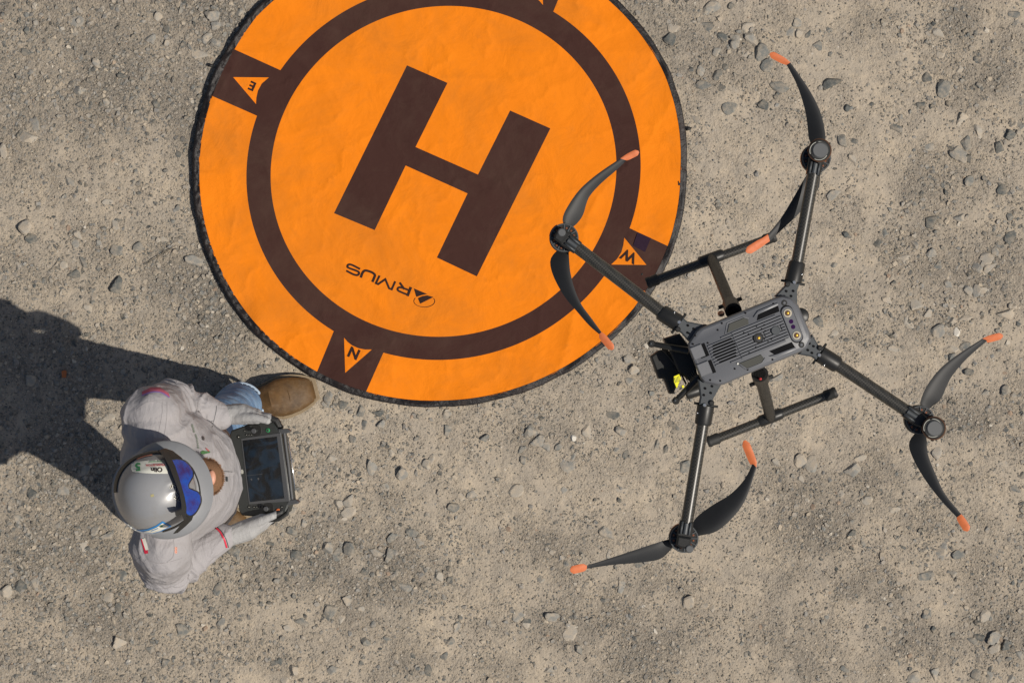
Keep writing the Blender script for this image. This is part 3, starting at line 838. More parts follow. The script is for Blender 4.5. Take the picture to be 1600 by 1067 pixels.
on_pad('printed_logo', lg.v, lg.f, M['ink'], pad, 0.0018)

# rim: crinkled binding plus hoop
def rim():
    NA = 900; prof = 12
    v = []; f = []
    for k in range(NA):
        th = 2 * math.pi * k / NA
        e = float(np.interp(math.degrees(math.atan2(math.sin(th), math.cos(th))), _ea, _er))
        ex, ey = pad_pt(th, e)
        d = Vector((math.cos(th), math.sin(th)))
        left = max(0.0, -math.cos(th)) ** 0.7
        crk = float(fbm(th * 60, 0.5, 401, 3)) - 0.5
        wv = float(vn(th * 14, 0.2, 411)) - 0.5
        bw = 4.4 + 1.8 * left + 1.6 * wv                  # binding width px
        hz = 0.012 + 0.008 * left + 0.006 * wv            # hoop centre height
        rr_ = 0.0052
        h0 = float(pad_h(ex, ey)) + 0.0012
        sec = []
        for j in range(5):
            t = j / 4
            cr = (float(fbm(th * 95, t * 3, 421, 3)) - 0.5) * 0.016 * (0.12 + left) * math.sin(math.pi * (0.15 + 0.7 * t))
            sec.append((-1.2 + (bw + 1.2) * t, h0 * (1 - t) + (hz + rr_) * t + cr))
        cx = bw + 1.6
        for j in range(1, 8):
            a = R(100 - j * 40)
            sec.append((cx + rr_ * 490 * (1 + 0.3 * crk) * math.cos(a), hz + rr_ * math.sin(a)))
        for (dr, z) in sec:
            q_ = (ex + d.x * dr, ey + d.y * dr)
            v.append(P(q_[0], q_[1], max(z, 0.0005)))
    m = len(sec)
    for k in range(NA):
        k2 = (k + 1) % NA
        for j in range(m - 1):
            f.append((k * m + j, k * m + j + 1, k2 * m + j + 1, k2 * m + j))
    o = mk('rim', v, f, M['rim'], pad, True)
    return o
rim()
for (a, b, c, d) in ((333, 103, 325, 103), (584, 612, 583, 622), (1072, 203, 1080, 200), (1062, 285, 1060, 285), (1006, 430, 1000, 427), (1064, 289, 1058, 287)):
    p0 = P(a, b, 0.014); p1 = P(c, d, 0.010)
    v, f = tube([p0, (p0 + p1) / 2 + Vector((0, 0, 0.006)), p1], [0.004, 0.005, 0.003], 8)
    mk('peg_loop', v, f, M['rubber'], pad, True)

# ------------------------------------------------------------------ twig and chip
v, f = tube([P(227, 413, 0.006), P(240, 405, 0.008), P(256, 395, 0.007), P(274, 384, 0.009)], [0.0009, 0.0013, 0.0013, 0.0008], 6)
tag(mk('twig', v, f, M['twig'], None), 'thin straight dry twig lying on bare dirt left of the pad', 'twig')
v = [P(96, 580, 0.010), P(101, 578, 0.011), P(104, 580, 0.010), P(103, 590, 0.009), P(97, 590, 0.010)]
n5 = len(v); v2 = [p - Vector((0, 0, 0.006)) for p in v]
tag(mk('plastic_chip', v + v2, [(4, 3, 2, 1, 0), (5, 6, 7, 8, 9)] + [(i, (i + 1) % 5, (i + 1) % 5 + 5, i + 5) for i in range(5)], M['chip'], None, False),
    'small rust orange chip lying in the shadow of the man', 'chip')

# ------------------------------------------------------------------ drone
ZA = 4.03
KS = (CAM_Z - ZA) / FPX                # metres per photo pixel at arm height
drone = empty('drone', P(1170, 531, ZA), 'large dark grey four rotor drone hovering over the gravel beside the orange pad', 'drone')
def at(px, py, dz=0.0): return P(px, py, ZA + dz)
U2 = Vector((0.9265, -0.376)); V2 = Vector((0.376, 0.9265))
def uv(u, w, dz=0.0):
    return at(1170 + u * U2.x + w * V2.x, 531 + u * U2.y + w * V2.y, dz)
# shell: stacked chamfered outline
def outline(s=1.0, du=0.0):
    o = [(-93, -24), (-90, -31), (-72, -44), (-64, -46), (66, -46), (76, -44), (86, -36), (92, -22), (93, 26), (90, 36), (80, 45), (70, 48), (-24, 49), (-62, 50), (-72, 48), (-90, 36), (-93, 28)]
    return [(a - math.copysign(du, a), b - math.copysign(du, b)) for a, b in o]
sh = MB()
levels = [(-0.085, 14), (-0.075, 6), (-0.03, 1.5), (-0.006, 1.5), (0.0, 0), (0.012, 0), (0.020, 2.2), (0.0225, 5.0)]
rings = []
for z, ins in levels:
    rings.append([uv(a, b, z) for a, b in outline(1, ins)])
n = len(rings[0])
vv = [p for r_ in rings for p in r_]
ff = [(i * n + k, (i + 1) * n + k, (i + 1) * n + (k + 1) % n, i * n + (k + 1) % n) for i in range(len(rings) - 1) for k in range(n)]
ff += [tuple(range(n)), tuple((len(rings) - 1) * n + k for k in range(n - 1, -1, -1))]
body = mk('body_shell', vv, ff, M['shell'], drone, True, 25)
bpy.context.view_layer.update()
bmx = bmesh.new(); bmx.from_mesh(body.data); bmesh.ops.recalc_face_normals(bmx, faces=bmx.faces); bmx.to_mesh(body.data); bmx.free()
TOP = 0.0225
def uvbox(u0, u1, w0, w1, z0, z1, mb, bev=0.8):
    pr = [uv(u0, w0), uv(u1, w0), uv(u1, w1), uv(u0, w1)]
    v, f = prism(pr, ZA + z0, ZA + z1, bev * KS); mb.add(v, f)
# dark seam around the shell
mb = MB(); 
v, f = prism([uv(a, b) for a, b in outline(1, -2.2)], ZA - 0.034, ZA - 0.006, 0.002); mb.add(v, f)
mb.build('lower_shell', M['black'], drone)
# cooling fins on top
mb = MB()
for i in range(10):
    w = -19.5 + i * 4.6
    u0 = -64 if 1 <= i <= 8 else -40
    u1 = 60 if i not in (0, 9) else 52
    segs = [(u0, u1)]
    if i in (4, 5): segs = [(u0, 3), (25, 34), (53, 60)]
    for a, b in segs:
        if a < -30:
            uvbox(a, -22.2, w - 0.85, w + 0.85, TOP - 0.001, TOP + 0.0036, mb, 0.3); a = -22
        uvbox(a, b, w - 1.75, w + 1.75, TOP - 0.001, TOP + 0.0034, mb, 0.7)
mb.build('cooling_fins', M['shell'], body, True, 20)
mb = MB()
for i in range(9):
    w = -17.2 + i * 4.6
    if 1 <= i <= 7: uvbox(-61 + 1.5 * abs(i - 4), -22 - 1.5 * abs(i - 3), w - 1.5, w + 1.5, TOP - 0.0005, TOP + 0.0012, mb, 0.1)
    uvbox(-20, 58, w - 0.35, w + 0.35, TOP - 0.0005, TOP + 0.0008, mb, 0.05)
for u, w in ((-4, -14), (2, -9), (24, -9), (28, -4), (22, 8), (26, 13), (5, 14), (30, -13), (18, -15), (32, 12), (-8, 18)):
    uvbox(u - 1, u + 1, w - 0.8, w + 0.8, TOP, TOP + 0.004, mb, 0.1)
mb.build('vent_slots', M['groove'], body, False)
# front plates with slots behind
mb = MB(); mg = MB()
for w0, w1 in ((-23, -3), (5, 25)):
    uvbox(-91.5, -72.5, w0, w1, TOP - 0.002, TOP + 0.0045, mb, 1.2)
    uvbox(-72.3, -66.8, w0 + 1, w1 + 2, TOP - 0.002, TOP + 0.0012, mg, 0.1)
uvbox(-80, -68, -2.4, -1.2, TOP, TOP + 0.002, mg, 0.1)
mb.build('front_plate', M['shell2'], body); mg.build('front_slot', M['groove'], body, False)
# side recesses
for sg, c0 in ((-1, -29), (1, 33.5)):
    mb = MB()
    pr = [uv(-28, c0 - sg * 5.5), uv(8, c0 - sg * 5.5), uv(10, c0 + sg * 1), uv(5, c0 + sg * 5.8), uv(-20, c0 + sg * 5.8)]
    v, f = prism(pr, ZA + TOP - 0.002, ZA + TOP + 0.0022, 0.0006); mb.add(v, f)
    mb.build('side_window', M['olive'], body)
    # raised lip round the window
    ps = [uv(-31, c0 - sg * 7, TOP + 0.001), uv(-22, c0 + sg * 7.5, TOP + 0.001), uv(6, c0 + sg * 7.5, TOP + 0.001), uv(13, c0 + sg * 2, TOP + 0.001)]
    v, f = tube(ps, 0.0011, 6); mk('window_lip', v, f, M['shell2'], body)
    mb = MB()
    cu0 = c0 + sg * 0.5
    v, f = prism([uv(22, cu0 - sg * 6), uv(60, cu0 - sg * 6), uv(62, cu0 + sg * 5.5), uv(30, cu0 + sg * 5.5)], ZA + TOP - 0.002, ZA + TOP + 0.0011, 0.0004); mb.add(v, f)
    mb.build('grip_recess', M['groove'], body)
    v, f = prism([uv(19, cu0 + sg * 1), uv(29, cu0 + sg * 7.5), uv(63, cu0 + sg * 7.5), uv(62, cu0 + sg * 3.2), uv(31, cu0 + sg * 2.4)], ZA + TOP - 0.001, ZA + TOP + 0.004, 0.001)
    mk('grip_lip', v, f, M['shell2'], body)
# rear lamp pod (pill), lamps, sensors, button
pill = []
for k in range(24):
    a = 2 * math.pi * k / 24; s_ = 20 if math.sin(a) > 0 else -20
    pill.append(uv(70.5 + 9.2 * math.cos(a), 2.2 + s_ + 9.2 * math.sin(a)))
v, f = prism(pill, ZA + TOP - 0.003, ZA + TOP + 0.0038, 0.0012); mk('lamp_pod', v, f, M['shell'], body, True, 30)
v, f = prism([p + (Vector((uv(70.5, 2.2).x, uv(70.5, 2.2).y, 0)) - Vector((p.x, p.y, 0))) * -0.06 + Vector((0, 0, 0)) for p in pill], ZA + TOP - 0.003, ZA + TOP + 0.0016, 0.0002)
mk('pod_gap', v, f, M['groove'], body, False)
for (u, w, r1) in ((70.5, -16.3, 7.0), (70.5, 21, 7.0), (14.1, 2.6, 5.2)):
    c = uv(u, w)
    if r1 < 6:
        v, f = disc_cyl(c, 8.2 * KS, ZA + TOP, 8.0 * KS, ZA + TOP + 0.0045, 28, 0.001); mk('lamp_ring', v, f, M['black'], body, True, 30)
    v, f = disc_cyl(c, r1 * KS, ZA + TOP, r1 * 0.95 * KS, ZA + TOP + 0.0058, 28, 0.0012); lamp = mk('lamp', v, f, M['glint'] if r1 > 6 else M['dkmetal'], body, True, 30)
    v, f = disc_cyl(c, r1 * 0.66 * KS, ZA + TOP, r1 * 0.62 * KS, ZA + TOP + 0.0066, 20, 0.0008); mk('lamp_well', v, f, M['bronze'], body, True, 30)
    cc = c + Vector((0.6 * KS, 0, 0))
    v, f = disc_cyl(cc, 2.4 * KS, ZA + TOP, 1.8 * KS, ZA + TOP + 0.0085, 14, 0.001); mk('lamp_bulb', v, f, M['amber'], body)
for (u, w) in ((70.9, -2.1), (70.7, 6.8)):
    v, f = disc_cyl(uv(u, w), 3.6 * KS, ZA + TOP, 3.5 * KS, ZA + TOP + 0.0046, 18, 0.0006); mk('sensor_lens', v, f, M['purple'], body, True, 30)
for (u, w) in ((72.1, -32.9), (72.3, 37.6)):
    v, f = disc_cyl(uv(u, w), 4.8 * KS, ZA + TOP - 0.003, 4.6 * KS, ZA + TOP + 0.0012, 18, 0.0005); mk('screw_cap', v, f, M['rubber'], body, True, 30)
    v, f = disc_cyl(uv(u, w), 2.4 * KS, ZA + TOP, 2.2 * KS, ZA + TOP + 0.0028, 14, 0.0004); mk('screw_head', v, f, M['shell'], body, True, 30)
v, f = disc_cyl(uv(43.2, 1.8), 7.6 * KS, ZA + TOP, 7.2 * KS, ZA + TOP + 0.005, 28, 0.0015); mk('power_button', v, f, M['dkmetal'], body, True, 40)
for (u, w) in ((-84, -27), (-76, -38), (-40, -33), (-30, -40), (10, -41), (56, -38), (-80, 35), (-66, 42), (-38, 33), (-20, 42), (22, 42), (60, 40), (60, -32), (-62, -20)):
    v, f = disc_cyl(uv(u, w), 1.6 * KS, ZA + TOP - 0.002, 1.5 * KS, ZA + TOP + 0.0012, 10); mk('screw', v, f, M['groove'], body, False)
v, f = disc_cyl(uv(-31, 27.5), 2.0 * KS, ZA + TOP, 1.5 * KS, ZA + TOP + 0.003, 12, 0.0008); mk('status_light', v, f, M['white'], body)
v, f = disc_cyl(uv(90, -4), 13 * KS, ZA - 0.03, 12 * KS, ZA + 0.006, 20, 0.002); mk('rear_sensor', v, f, M['black'], body)

# arms, motors, propellers
def arm(name_label, root, j, c0, c1, m, cap_px, rtk):
    """root: at shell, j: joint, c0-c1: collar, m: motor centre (all px)"""
    a = MB()
    t0 = Vector(c0); t1 = Vector(m); d = (t1 - t0).normalized(); nr = Vector((-d.y, d.x))
    # carbon tube
    e = t1 - d * 8
    v, f = tube([at(*(Vector(c1) - d * 10), -0.012), at(*e, -0.012)], 9.6 * KS, 22)
    o = mk('arm_tube', v, f, M['carbon'], drone, True, 40)
    # hinge bracket: tapered alloy plate from shell
    r0 = Vector(root); j0 = Vector(j); dj = (j0 - r0).normalized(); nj = Vector((-dj.y, dj.x))
    pr = [at(*(r0 + nj * 19)), at(*(j0 + nj * 10)), at(*(Vector(c0) + nr * 11)), at(*(Vector(c0) - nr * 11)), at(*(j0 - nj * 10)), at(*(r0 - nj * 19))]
    v, f = prism(pr, ZA - 0.030, ZA + 0.004, 0.003)
    br = mk('hinge_bracket', v, f, M['dkmetal'], o, True, 30)
    for k in range(4):
        q_ = r0.lerp(j0, 0.25 + 0.2 * k) + nj * (5 if k % 2 else -5)
        v, f = disc_cyl(at(*q_), 2.0 * KS, ZA + 0.003, 1.9 * KS, ZA + 0.0062, 10); mk('bolt', v, f, M['groove'], o, False)
    q_ = Vector(c0) - d * 5 - nr * 8
    v, f = disc_cyl(at(*q_), 4.6 * KS, ZA - 0.01, 4.2 * KS, ZA + 0.010, 16, 0.002); mk('hinge_knob', v, f, M['black'], o, True, 40)
    q_ = Vector(c0) + nr * 2
    v, f = disc_cyl(at(*q_), 3.4 * KS, ZA - 0.01, 3.0 * KS, ZA + 0.008, 12, 0.001); mk('hinge_pin', v, f, M['silver'], o, True, 40)
    # collar
    C0, C1 = Vector(c0), Vector(c1)
    v, f = tube([at(*C0, -0.012), at(*(C0 + d * 1.5), -0.012), at(*(C1 - d * 3), -0.012), at(*C1, -0.012)], [12.5 * KS, 13.6 * KS, 13.2 * KS, 11.5 * KS], 22)
    mk('locking_collar', v, f, M['black'], o, True, 30)
    v, f = tube([at(*(C0 - d * 0.5 + nr * 19), -0.010), at(*(C0 - d * 0.5 - nr * 19), -0.010)], 2.0 * KS, 8); mk('latch_bar', v, f, M['rubber'], o)
    v, f = disc_cyl(at(*(C0.lerp(C1, 0.45) + nr * 11)), 1.8 * KS, ZA - 0.01, 1.5 * KS, ZA + 0.002, 8); mk('latch_screw', v, f, M['silver'], o)
    # motor can under the arm
    mc = Vector(m)
    mo = MB()
    Rm = 23.0 * KS
    v, f = disc_cyl(at(*mc), Rm, ZA - 0.058, Rm, ZA - 0.030, 36, 0.003); mo.add(v, f)
    motor = mo.build('motor', M['black'], drone)
    sp = MB()
    for k in range(12):
        an = 2 * math.pi * k / 12
        p0 = mc + Vector((math.cos(an), math.sin(an))) * 10; p1 = mc + Vector((math.cos(an), math.sin(an))) * 20.5
        v, f = tube([at(*p0, -0.029), at(*p1, -0.029)], 1.25 * KS, 6); sp.add(v, f)
    v, f = tube([at(*(mc + Vector((math.cos(2 * math.pi * k / 36), math.sin(2 * math.pi * k / 36))) * 21.2), -0.030) for k in range(37)], 1.3 * KS, 6, False); sp.add(v, f)
    sp.build('motor_spokes', M['dkmetal'], motor)
    cw_ = MB()
    for k in range(12):
        an = 2 * math.pi * (k + 0.5) / 12
        p0 = mc + Vector((math.cos(an), math.sin(an))) * 16
        v, f = disc_cyl(at(*p0), 2.0 * KS, ZA - 0.031, 1.6 * KS, ZA - 0.0285, 8); cw_.add(v, f)
    cw_.build('copper_coils', M['copper'] , motor, True, 40)
    # motor mount over the can
    mt = MB()
    pr = [mc - d * 27 + nr * 10.5, mc - d * 27 - nr * 10.5, mc - d * 4 - nr * 12, mc + d * 8 - nr * 9, mc + d * 8 + nr * 9, mc - d * 4 + nr * 12]
    v, f = prism([at(*q_) for q_ in pr], ZA - 0.032, ZA + 0.001, 0.003); mt.add(v, f)
    mount = mt.build('motor_mount', M['black'], o)
    for sg in (-1, 1):
        v, f = tube([at(*(mc - d * 26 + nr * 6.5 * sg), 0.003), at(*(mc - d * 6 + nr * 6.5 * sg), 0.003)], 1.7 * KS, 8); mk('mount_rib', v, f, M['dkmetal'], o)
    v, f = tube([at(*(mc - d * 24), 0.0), at(*(mc - d * 7), 0.0)], 4.2 * KS, 12); mk('mount_core', v, f, M['dkmetal'], o, True, 40)
    cp = Vector(cap_px)
    if rtk:
        ant = MB()
        v, f = disc_cyl(at(*cp), 16.5 * KS, ZA - 0.02, 18.6 * KS, ZA + 0.030, 36, 0.003); ant.add(v, f)
        aa = ant.build('antenna', M['bronze'], drone)
        v, f = disc_cyl(at(*cp), 17 * KS, ZA + 0.02, 16.6 * KS, ZA + 0.0335, 36, 0.002); mk('antenna_collar', v, f, M['black'], aa, True, 30)
        v, f = disc_cyl(at(*cp), 13.6 * KS, ZA + 0.03, 12.8 * KS, ZA + 0.0375, 36, 0.003); mk('antenna_dome', v, f, M['capgrey'], aa, True, 40)
        for a0, a1 in ((-200, -110), (-95, 5), (30, 120)):
            v, f = tube([at(*(cp + Vector((math.cos(R(x)), math.sin(R(x)))) * 14.2), 0.0338) for x in np.linspace(a0, a1, 14)], 0.55 * KS, 6); mk('antenna_ring_mark', v, f, M['letter'], aa)
        for x in (-35, 95):
            v, f = disc_cyl(at(*(cp + Vector((math.cos(R(x)), math.sin(R(x)))) * 19)), 1.8 * KS, ZA, 1.6 * KS, ZA + 0.026, 8); mk('antenna_tab', v, f, M['rubber'], aa)
    else:
        hb = MB()
        bx = [mc + d * 12 + nr * 11, mc + d * 15 + nr * 4, mc + d * 15 - nr * 4, mc + d * 12 - nr * 11, mc - d * 3 - nr * 11, mc - d * 3 + nr * 11]
        v, f = prism([at(*q_) for q_ in bx], ZA - 0.03, ZA + 0.010, 0.004); hb.add(v, f)
        hbo = hb.build('beacon_housing', M['black'], o)
        v, f = disc_cyl(at(*cp), 6.8 * KS, ZA, 6.2 * KS, ZA + 0.0135, 24, 0.002); mk('beacon_lens', v, f, M['capgrey'], o, True, 40)
        v, f = tube([at(*(mc + Vector((math.cos(R(x)), math.sin(R(x)))) * 22.5), -0.036) for x in np.linspace(-175, -120, 8)], 1.2 * KS, 6); mk('red_edge_mark', v, f, M['redmark'], motor)
    return o, motor

def lerp_edge(E, t):
    L_ = [0]
    for i in range(1, len(E)): L_.append(L_[-1] + (Vector(E[i]) - Vector(E[i - 1])).length)
    t *= L_[-1]
    for i in range(1, len(E)):
        if t <= L_[i] or i == len(E) - 1:
            k = (t - L_[i - 1]) / max(1e-6, L_[i] - L_[i - 1]); return Vector(E[i - 1]).lerp(Vector(E[i]), min(k, 1.0))
def blade(hub, e1, e2, tip, tipw, lead1, parent, dz=-0.068):
    """e1,e2: two edges from root to paint line (px); tip: list of 2 px centre line points of the painted end; lead1: True when e1 is the leading (higher) edge"""
    NSP = 26; NC = 9
    e1 = smooth_path(e1, 4); e2 = smooth_path(e2, 4)
    rows = []
    hubv = Vector(hub)
    for i in range(NSP):
        t = i / (NSP - 1)
        rows.append((lerp_edge(e1, t), lerp_edge(e2, t), 0))
    ax = (Vector(tip[1]) - Vector(tip[0])); axn = ax.normalized(); ndir = Vector((-axn.y, axn.x))
    a, b = rows[-1][0], rows[-1][1]
    if (a - b).dot(ndir) < 0: ndir = -ndir
    for k in range(1, 8):
        t = k / 7
        c = Vector(tip[0]).lerp(Vector(tip[1]), t)
        w = tipw * 0.42 * math.sqrt(max(0.0, 1 - max(0, (t - 0.8) / 0.2) ** 2 * 0.9)) * (0.75 + 0.25 * min(1, t * 3))
        w = max(w, 0.4)
        rows.append((c + ndir * w, c - ndir * w, 1))
    v = []; f = []; mi = []
    tot = len(rows)
    for i, (a, b, pm) in enumerate(rows):
        t = min(1.0, i / (NSP - 1)); rr_ = i / (tot - 1)
        chord = (a - b).length * KS
        pitch = math.tan(R(25 - 14 * rr_)) * chord
        up = 0.010 * rr_
        for j in range(NC):
            s = j / (NC - 1)
            p = a.lerp(b, s)
            z = (0.5 - s) * pitch * (1 if lead1 else -1)
            ss = s if lead1 else 1 - s
            camb = chord * 0.10 * math.sin(math.pi * ss ** 0.8)
            v.append(at(p.x, p.y, dz + z + up + camb))
        thick = max(0.0008, 0.07 * chord)
        for j in range(NC):
            s = j / (NC - 1); p = a.lerp(b, s)
            z = (0.5 - s) * pitch * (1 if lead1 else -1)
            ss = s if lead1 else 1 - s
            camb = chord * 0.10 * math.sin(math.pi * ss ** 0.8) - thick * math.sin(math.pi * s) ** 0.6 - 0.0005
            v.append(at(p.x, p.y, dz + z + up + camb))
    m2 = 2 * NC
    for i in range(tot - 1):
        pm = 1 if rows[i + 1][2] else 0
        for j in range(NC - 1):
            f.append((i * m2 + j, i * m2 + j + 1, (i + 1) * m2 + j + 1, (i + 1) * m2 + j)); mi.append(pm)
            f.append((i * m2 + NC + j + 1, i * m2 + NC + j, (i + 1) * m2 + NC + j, (i + 1) * m2 + NC + j + 1)); mi.append(pm)
        f.append((i * m2, (i + 1) * m2, (i + 1) * m2 + NC, i * m2 + NC)); mi.append(pm)
        f.append((i * m2 + NC - 1, i * m2 + m2 - 1, (i + 1) * m2 + m2 - 1, (i + 1) * m2 + NC - 1)); mi.append(pm)
    f.append(tuple(range(NC)) + tuple(range(m2 - 1, NC - 1, -1))); mi.append(0)
    e = (tot - 1) * m2
    f.append(tuple(e + k for k in range(NC - 1, -1, -1)) + tuple(e + NC + k for k in range(NC))); mi.append(1)
    o = mk('blade', v, f, [M['blade'], M['tip']], parent, True, 50)
    bmx = bmesh.new(); bmx.from_mesh(o.data); bmesh.ops.recalc_face_normals(bmx, faces=bmx.faces); bmx.to_mesh(o.data); bmx.free()
    o.data.polygons.foreach_set('material_index', mi)
    # root clamp
    r0 = (rows[0][0] + rows[0][1]) / 2
    v, f = tube([at(*hubv.lerp(r0, 0.25), dz), at(*hubv.lerp(r0, 0.8), dz), at(*hubv.lerp(r0, 1.25), dz + 0.001)], [7 * KS, 7.5 * KS, 4 * KS], 12, True, 0.5)
    mk('blade_root', v, f, M['black'], o, True, 40)
    return o
ARMS = [
 dict(root=(1228, 470), j=(1236, 450), c0=(1239, 441), c1=(1246, 409), m=(1276, 247), cap=(1279.5, 236), rtk=True,
      b=[dict(e1=[(1272, 232), (1264, 217), (1259, 178), (1246, 135), (1229, 102)], e2=[(1284, 232), (1290, 217), (1284, 182), (1270, 150), (1250, 119), (1235, 98)], tip=[(1231, 99), (1203, 84)], w=13, lead=False),
         dict(e1=[(1268, 262), (1258, 277), (1234.5, 318), (1218, 344), (1200, 366)], e2=[(1282, 264), (1281, 282), (1277, 298), (1250, 332), (1224, 357), (1203, 377)], tip=[(1198, 374), (1166, 394)], w=15, lead=True and False)]),
 dict(root=(1092, 524), j=(1069, 511), c0=(1060, 505), c1=(1032, 487), m=(881.5, 371.5), cap=(877.5, 363.5), rtk=False,
      b=[dict(e1=[(882, 355), (879, 341), (888, 321), (907, 295), (935, 271), (969, 248)], e2=[(893, 356), (901, 350), (911, 336), (920, 309), (939, 287), (961, 268), (979, 251)], tip=[(974, 249), (998, 237)], w=12, lead=True),
         dict(e1=[(874, 388), (860, 405), (864, 430), (881, 462), (900, 485), (920, 508), (936, 522)], e2=[(889, 390), (889, 400), (891, 424), (897, 449), (908, 475), (924, 497), (940, 519)], tip=[(937, 521), (958, 546)], w=14, lead=False)]),
 dict(root=(1258, 538), j=(1274, 549), c0=(1281, 553), c1=(1310, 571), m=(1438, 656), cap=(1457.5, 668.5), rtk=True,
      b=[dict(e1=[(1440, 640), (1438, 628), (1447, 605), (1466, 579), (1492, 557), (1535, 529)], e2=[(1450, 641), (1457, 634), (1470, 624), (1480, 601), (1490, 584), (1512, 559), (1543, 532)], tip=[(1537, 532), (1567, 524)], w=13, lead=True),
         dict(e1=[(1432, 674), (1420, 692), (1427, 717), (1446, 750), (1469, 780), (1495, 808)], e2=[(1446, 673), (1448, 688), (1450, 710), (1463, 743), (1477, 772), (1502, 803)], tip=[(1497, 804), (1513, 829)], w=15, lead=False)]),
 dict(root=(1109, 596), j=(1104, 622), c0=(1103, 633), c1=(1098, 664), m=(1069, 841), cap=(1077, 857), rtk=False,
      b=[dict(e1=[(1080, 826), (1087, 809), (1113, 789), (1141, 772), (1163, 749), (1176, 724)], e2=[(1084, 838), (1096, 836), (1121, 829), (1147, 806), (1166, 778), (1182, 730)], tip=[(1180, 730), (1163, 688)], w=15, lead=True),
         dict(e1=[(1052, 840), (1031, 846), (1000, 856), (958, 870), (917, 883)], e2=[(1052, 853), (1043, 864), (1029, 874), (995, 879), (958, 882), (917, 888)], tip=[(917, 885), (891, 891)], w=15, lead=True)])]
ARMS[0]['b'][0]['lead'] = False     # each rotor's two blades pitch the opposite way round the hub
ARMS[0]['b'][1]['lead'] = True
ARMS[3]['b'][0]['lead'] = False
ARMS[3]['b'][1]['lead'] = True
for A in ARMS:
    arm('', A['root'], A['j'], A['c0'], A['c1'], A['m'], A['cap'], A['rtk'])
    mc = A['m']
    v, f = disc_cyl(at(*mc), 9 * KS, ZA - 0.078, 8.5 * KS, ZA - 0.058, 20, 0.002)
    prop = mk('propeller', v, f, M['black'], drone, True, 40)
    for B in A['b']: blade(mc, B['e1'], B['e2'], B['tip'], B['w'], B['lead'], prop)

# landing gear
ZL = -0.36
for (top, tee, s0, s1) in (((1146, 486), (1112, 404), (1010, 443), (1212, 369)), ((1187, 584), (1204, 652), (1105, 691), (1307, 612))):
    TEE = at(*tee, ZL); TP = at(*top, -0.045)
    v, f = tube([TP, TP.lerp(TEE, 0.5), TEE], [9.6 * KS, 9.4 * KS, 9.0 * KS], 20)
    leg = mk('landing_leg', v, f, M['black'], drone, True, 40)
    dl = (TEE - TP).normalized()
    v, f = tube([TP + dl * 0.0, TP + dl * 0.045, TP + dl * 0.052], [13.5 * KS, 13 * KS, 10.5 * KS], 20); mk('leg_socket', v, f, M['black'], leg, True, 40)
    perp = Vector((U2.x, -U2.y, 0))
    pc = TP + dl * 0.05
    v, f = tube([pc - perp * 0.028, pc + perp * 0.028], 0.0045, 10); mk('leg_latch', v, f, M['rubber'], leg, True)
    if top[1] > 530:
        v, f = disc_cyl(at(1189, 592), 2.2 * KS, ZA - 0.06, 2 * KS, ZA - 0.012, 8); mk('leg_mark', v, f, M['redmark'], leg)
    A0 = at(*s0, ZL); A1 = at(*s1, ZL); dd = (A1 - A0).normalized()
    v, f = tube([A0 + dd * 0.01, A1 - dd * 0.01], 7.2 * (CAM_Z - ZA - ZL) / FPX, 18); mk('skid_tube', v, f, M['carbon'], leg, True, 40)
    v, f = tube([TEE - dd * 0.030, TEE - dd * 0.024, TEE + dd * 0.024, TEE + dd * 0.030], [0.0105, 0.0135, 0.0135, 0.0105], 18); mk('tee_joint', v, f, M['black'], leg, True, 40)
    for e, g in ((A0, dd), (A1, -dd)):
        v, f = tube([e, e + g * 0.004, e + g * 0.008, e + g * 0.010, e + g * 0.026, e + g * 0.03], [0.0115, 0.0135, 0.0135, 0.0122, 0.0132, 0.0112], 18); mk('skid_cap', v, f, M['rubber'], leg, True, 40)

# gimbal camera under the nose
def pxprism(name, pts_, z0, z1, mat, parent, bev=0.002):
    v, f = prism([at(a, b, z1) for a, b in pts_], ZA + z0, ZA + z1, bev); return mk(name, v, f, mat, parent, True, 30)
gim = pxprism('gimbal_camera', [(1016.7, 557), (1029, 548), (1042, 545), (1062, 566), (1066, 583), (1052.5, 615), (1046.5, 615), (1038, 592), (1029.5, 591.5)], -0.20, -0.105, M['rubber'], drone, 0.004)
gim['label'] = 'black gimbal camera hanging under the nose with a yellow label'
pxprism('gimbal_plate', [(1037, 529), (1062, 521), (1080, 545), (1090, 585), (1078, 596), (1060, 580), (1045, 545)], -0.10, -0.065, M['rubber'], gim, 0.003)
pxprism('gimbal_motor', [(1037, 529), (1058, 522), (1064, 534), (1041, 540)], -0.16, -0.07, M['black'], gim, 0.003)
pxprism('warning_label', [(1053, 588), (1061, 584.5), (1064, 591), (1057.5, 607), (1053.5, 597)], -0.075, -0.052, M['yellow'], gim, 0.0004)
for k in range(4):
    pxprism('label_print', [(1053.6 + k * 2.2, 590.5 - k), (1054.4 + k * 2.2, 590.2 - k), (1056.4 + k * 1.9, 598 - k * 0.6), (1055.6 + k * 1.9, 598.3 - k * 0.6)], -0.054, -0.0515, M['olive'], gim, 0.0001)
pxprism('label_dot', [(1065.5, 602), (1068.5, 601.5), (1069, 605.5), (1066, 606)], -0.06, -0.040, M['yellow'], gim, 0.0003)
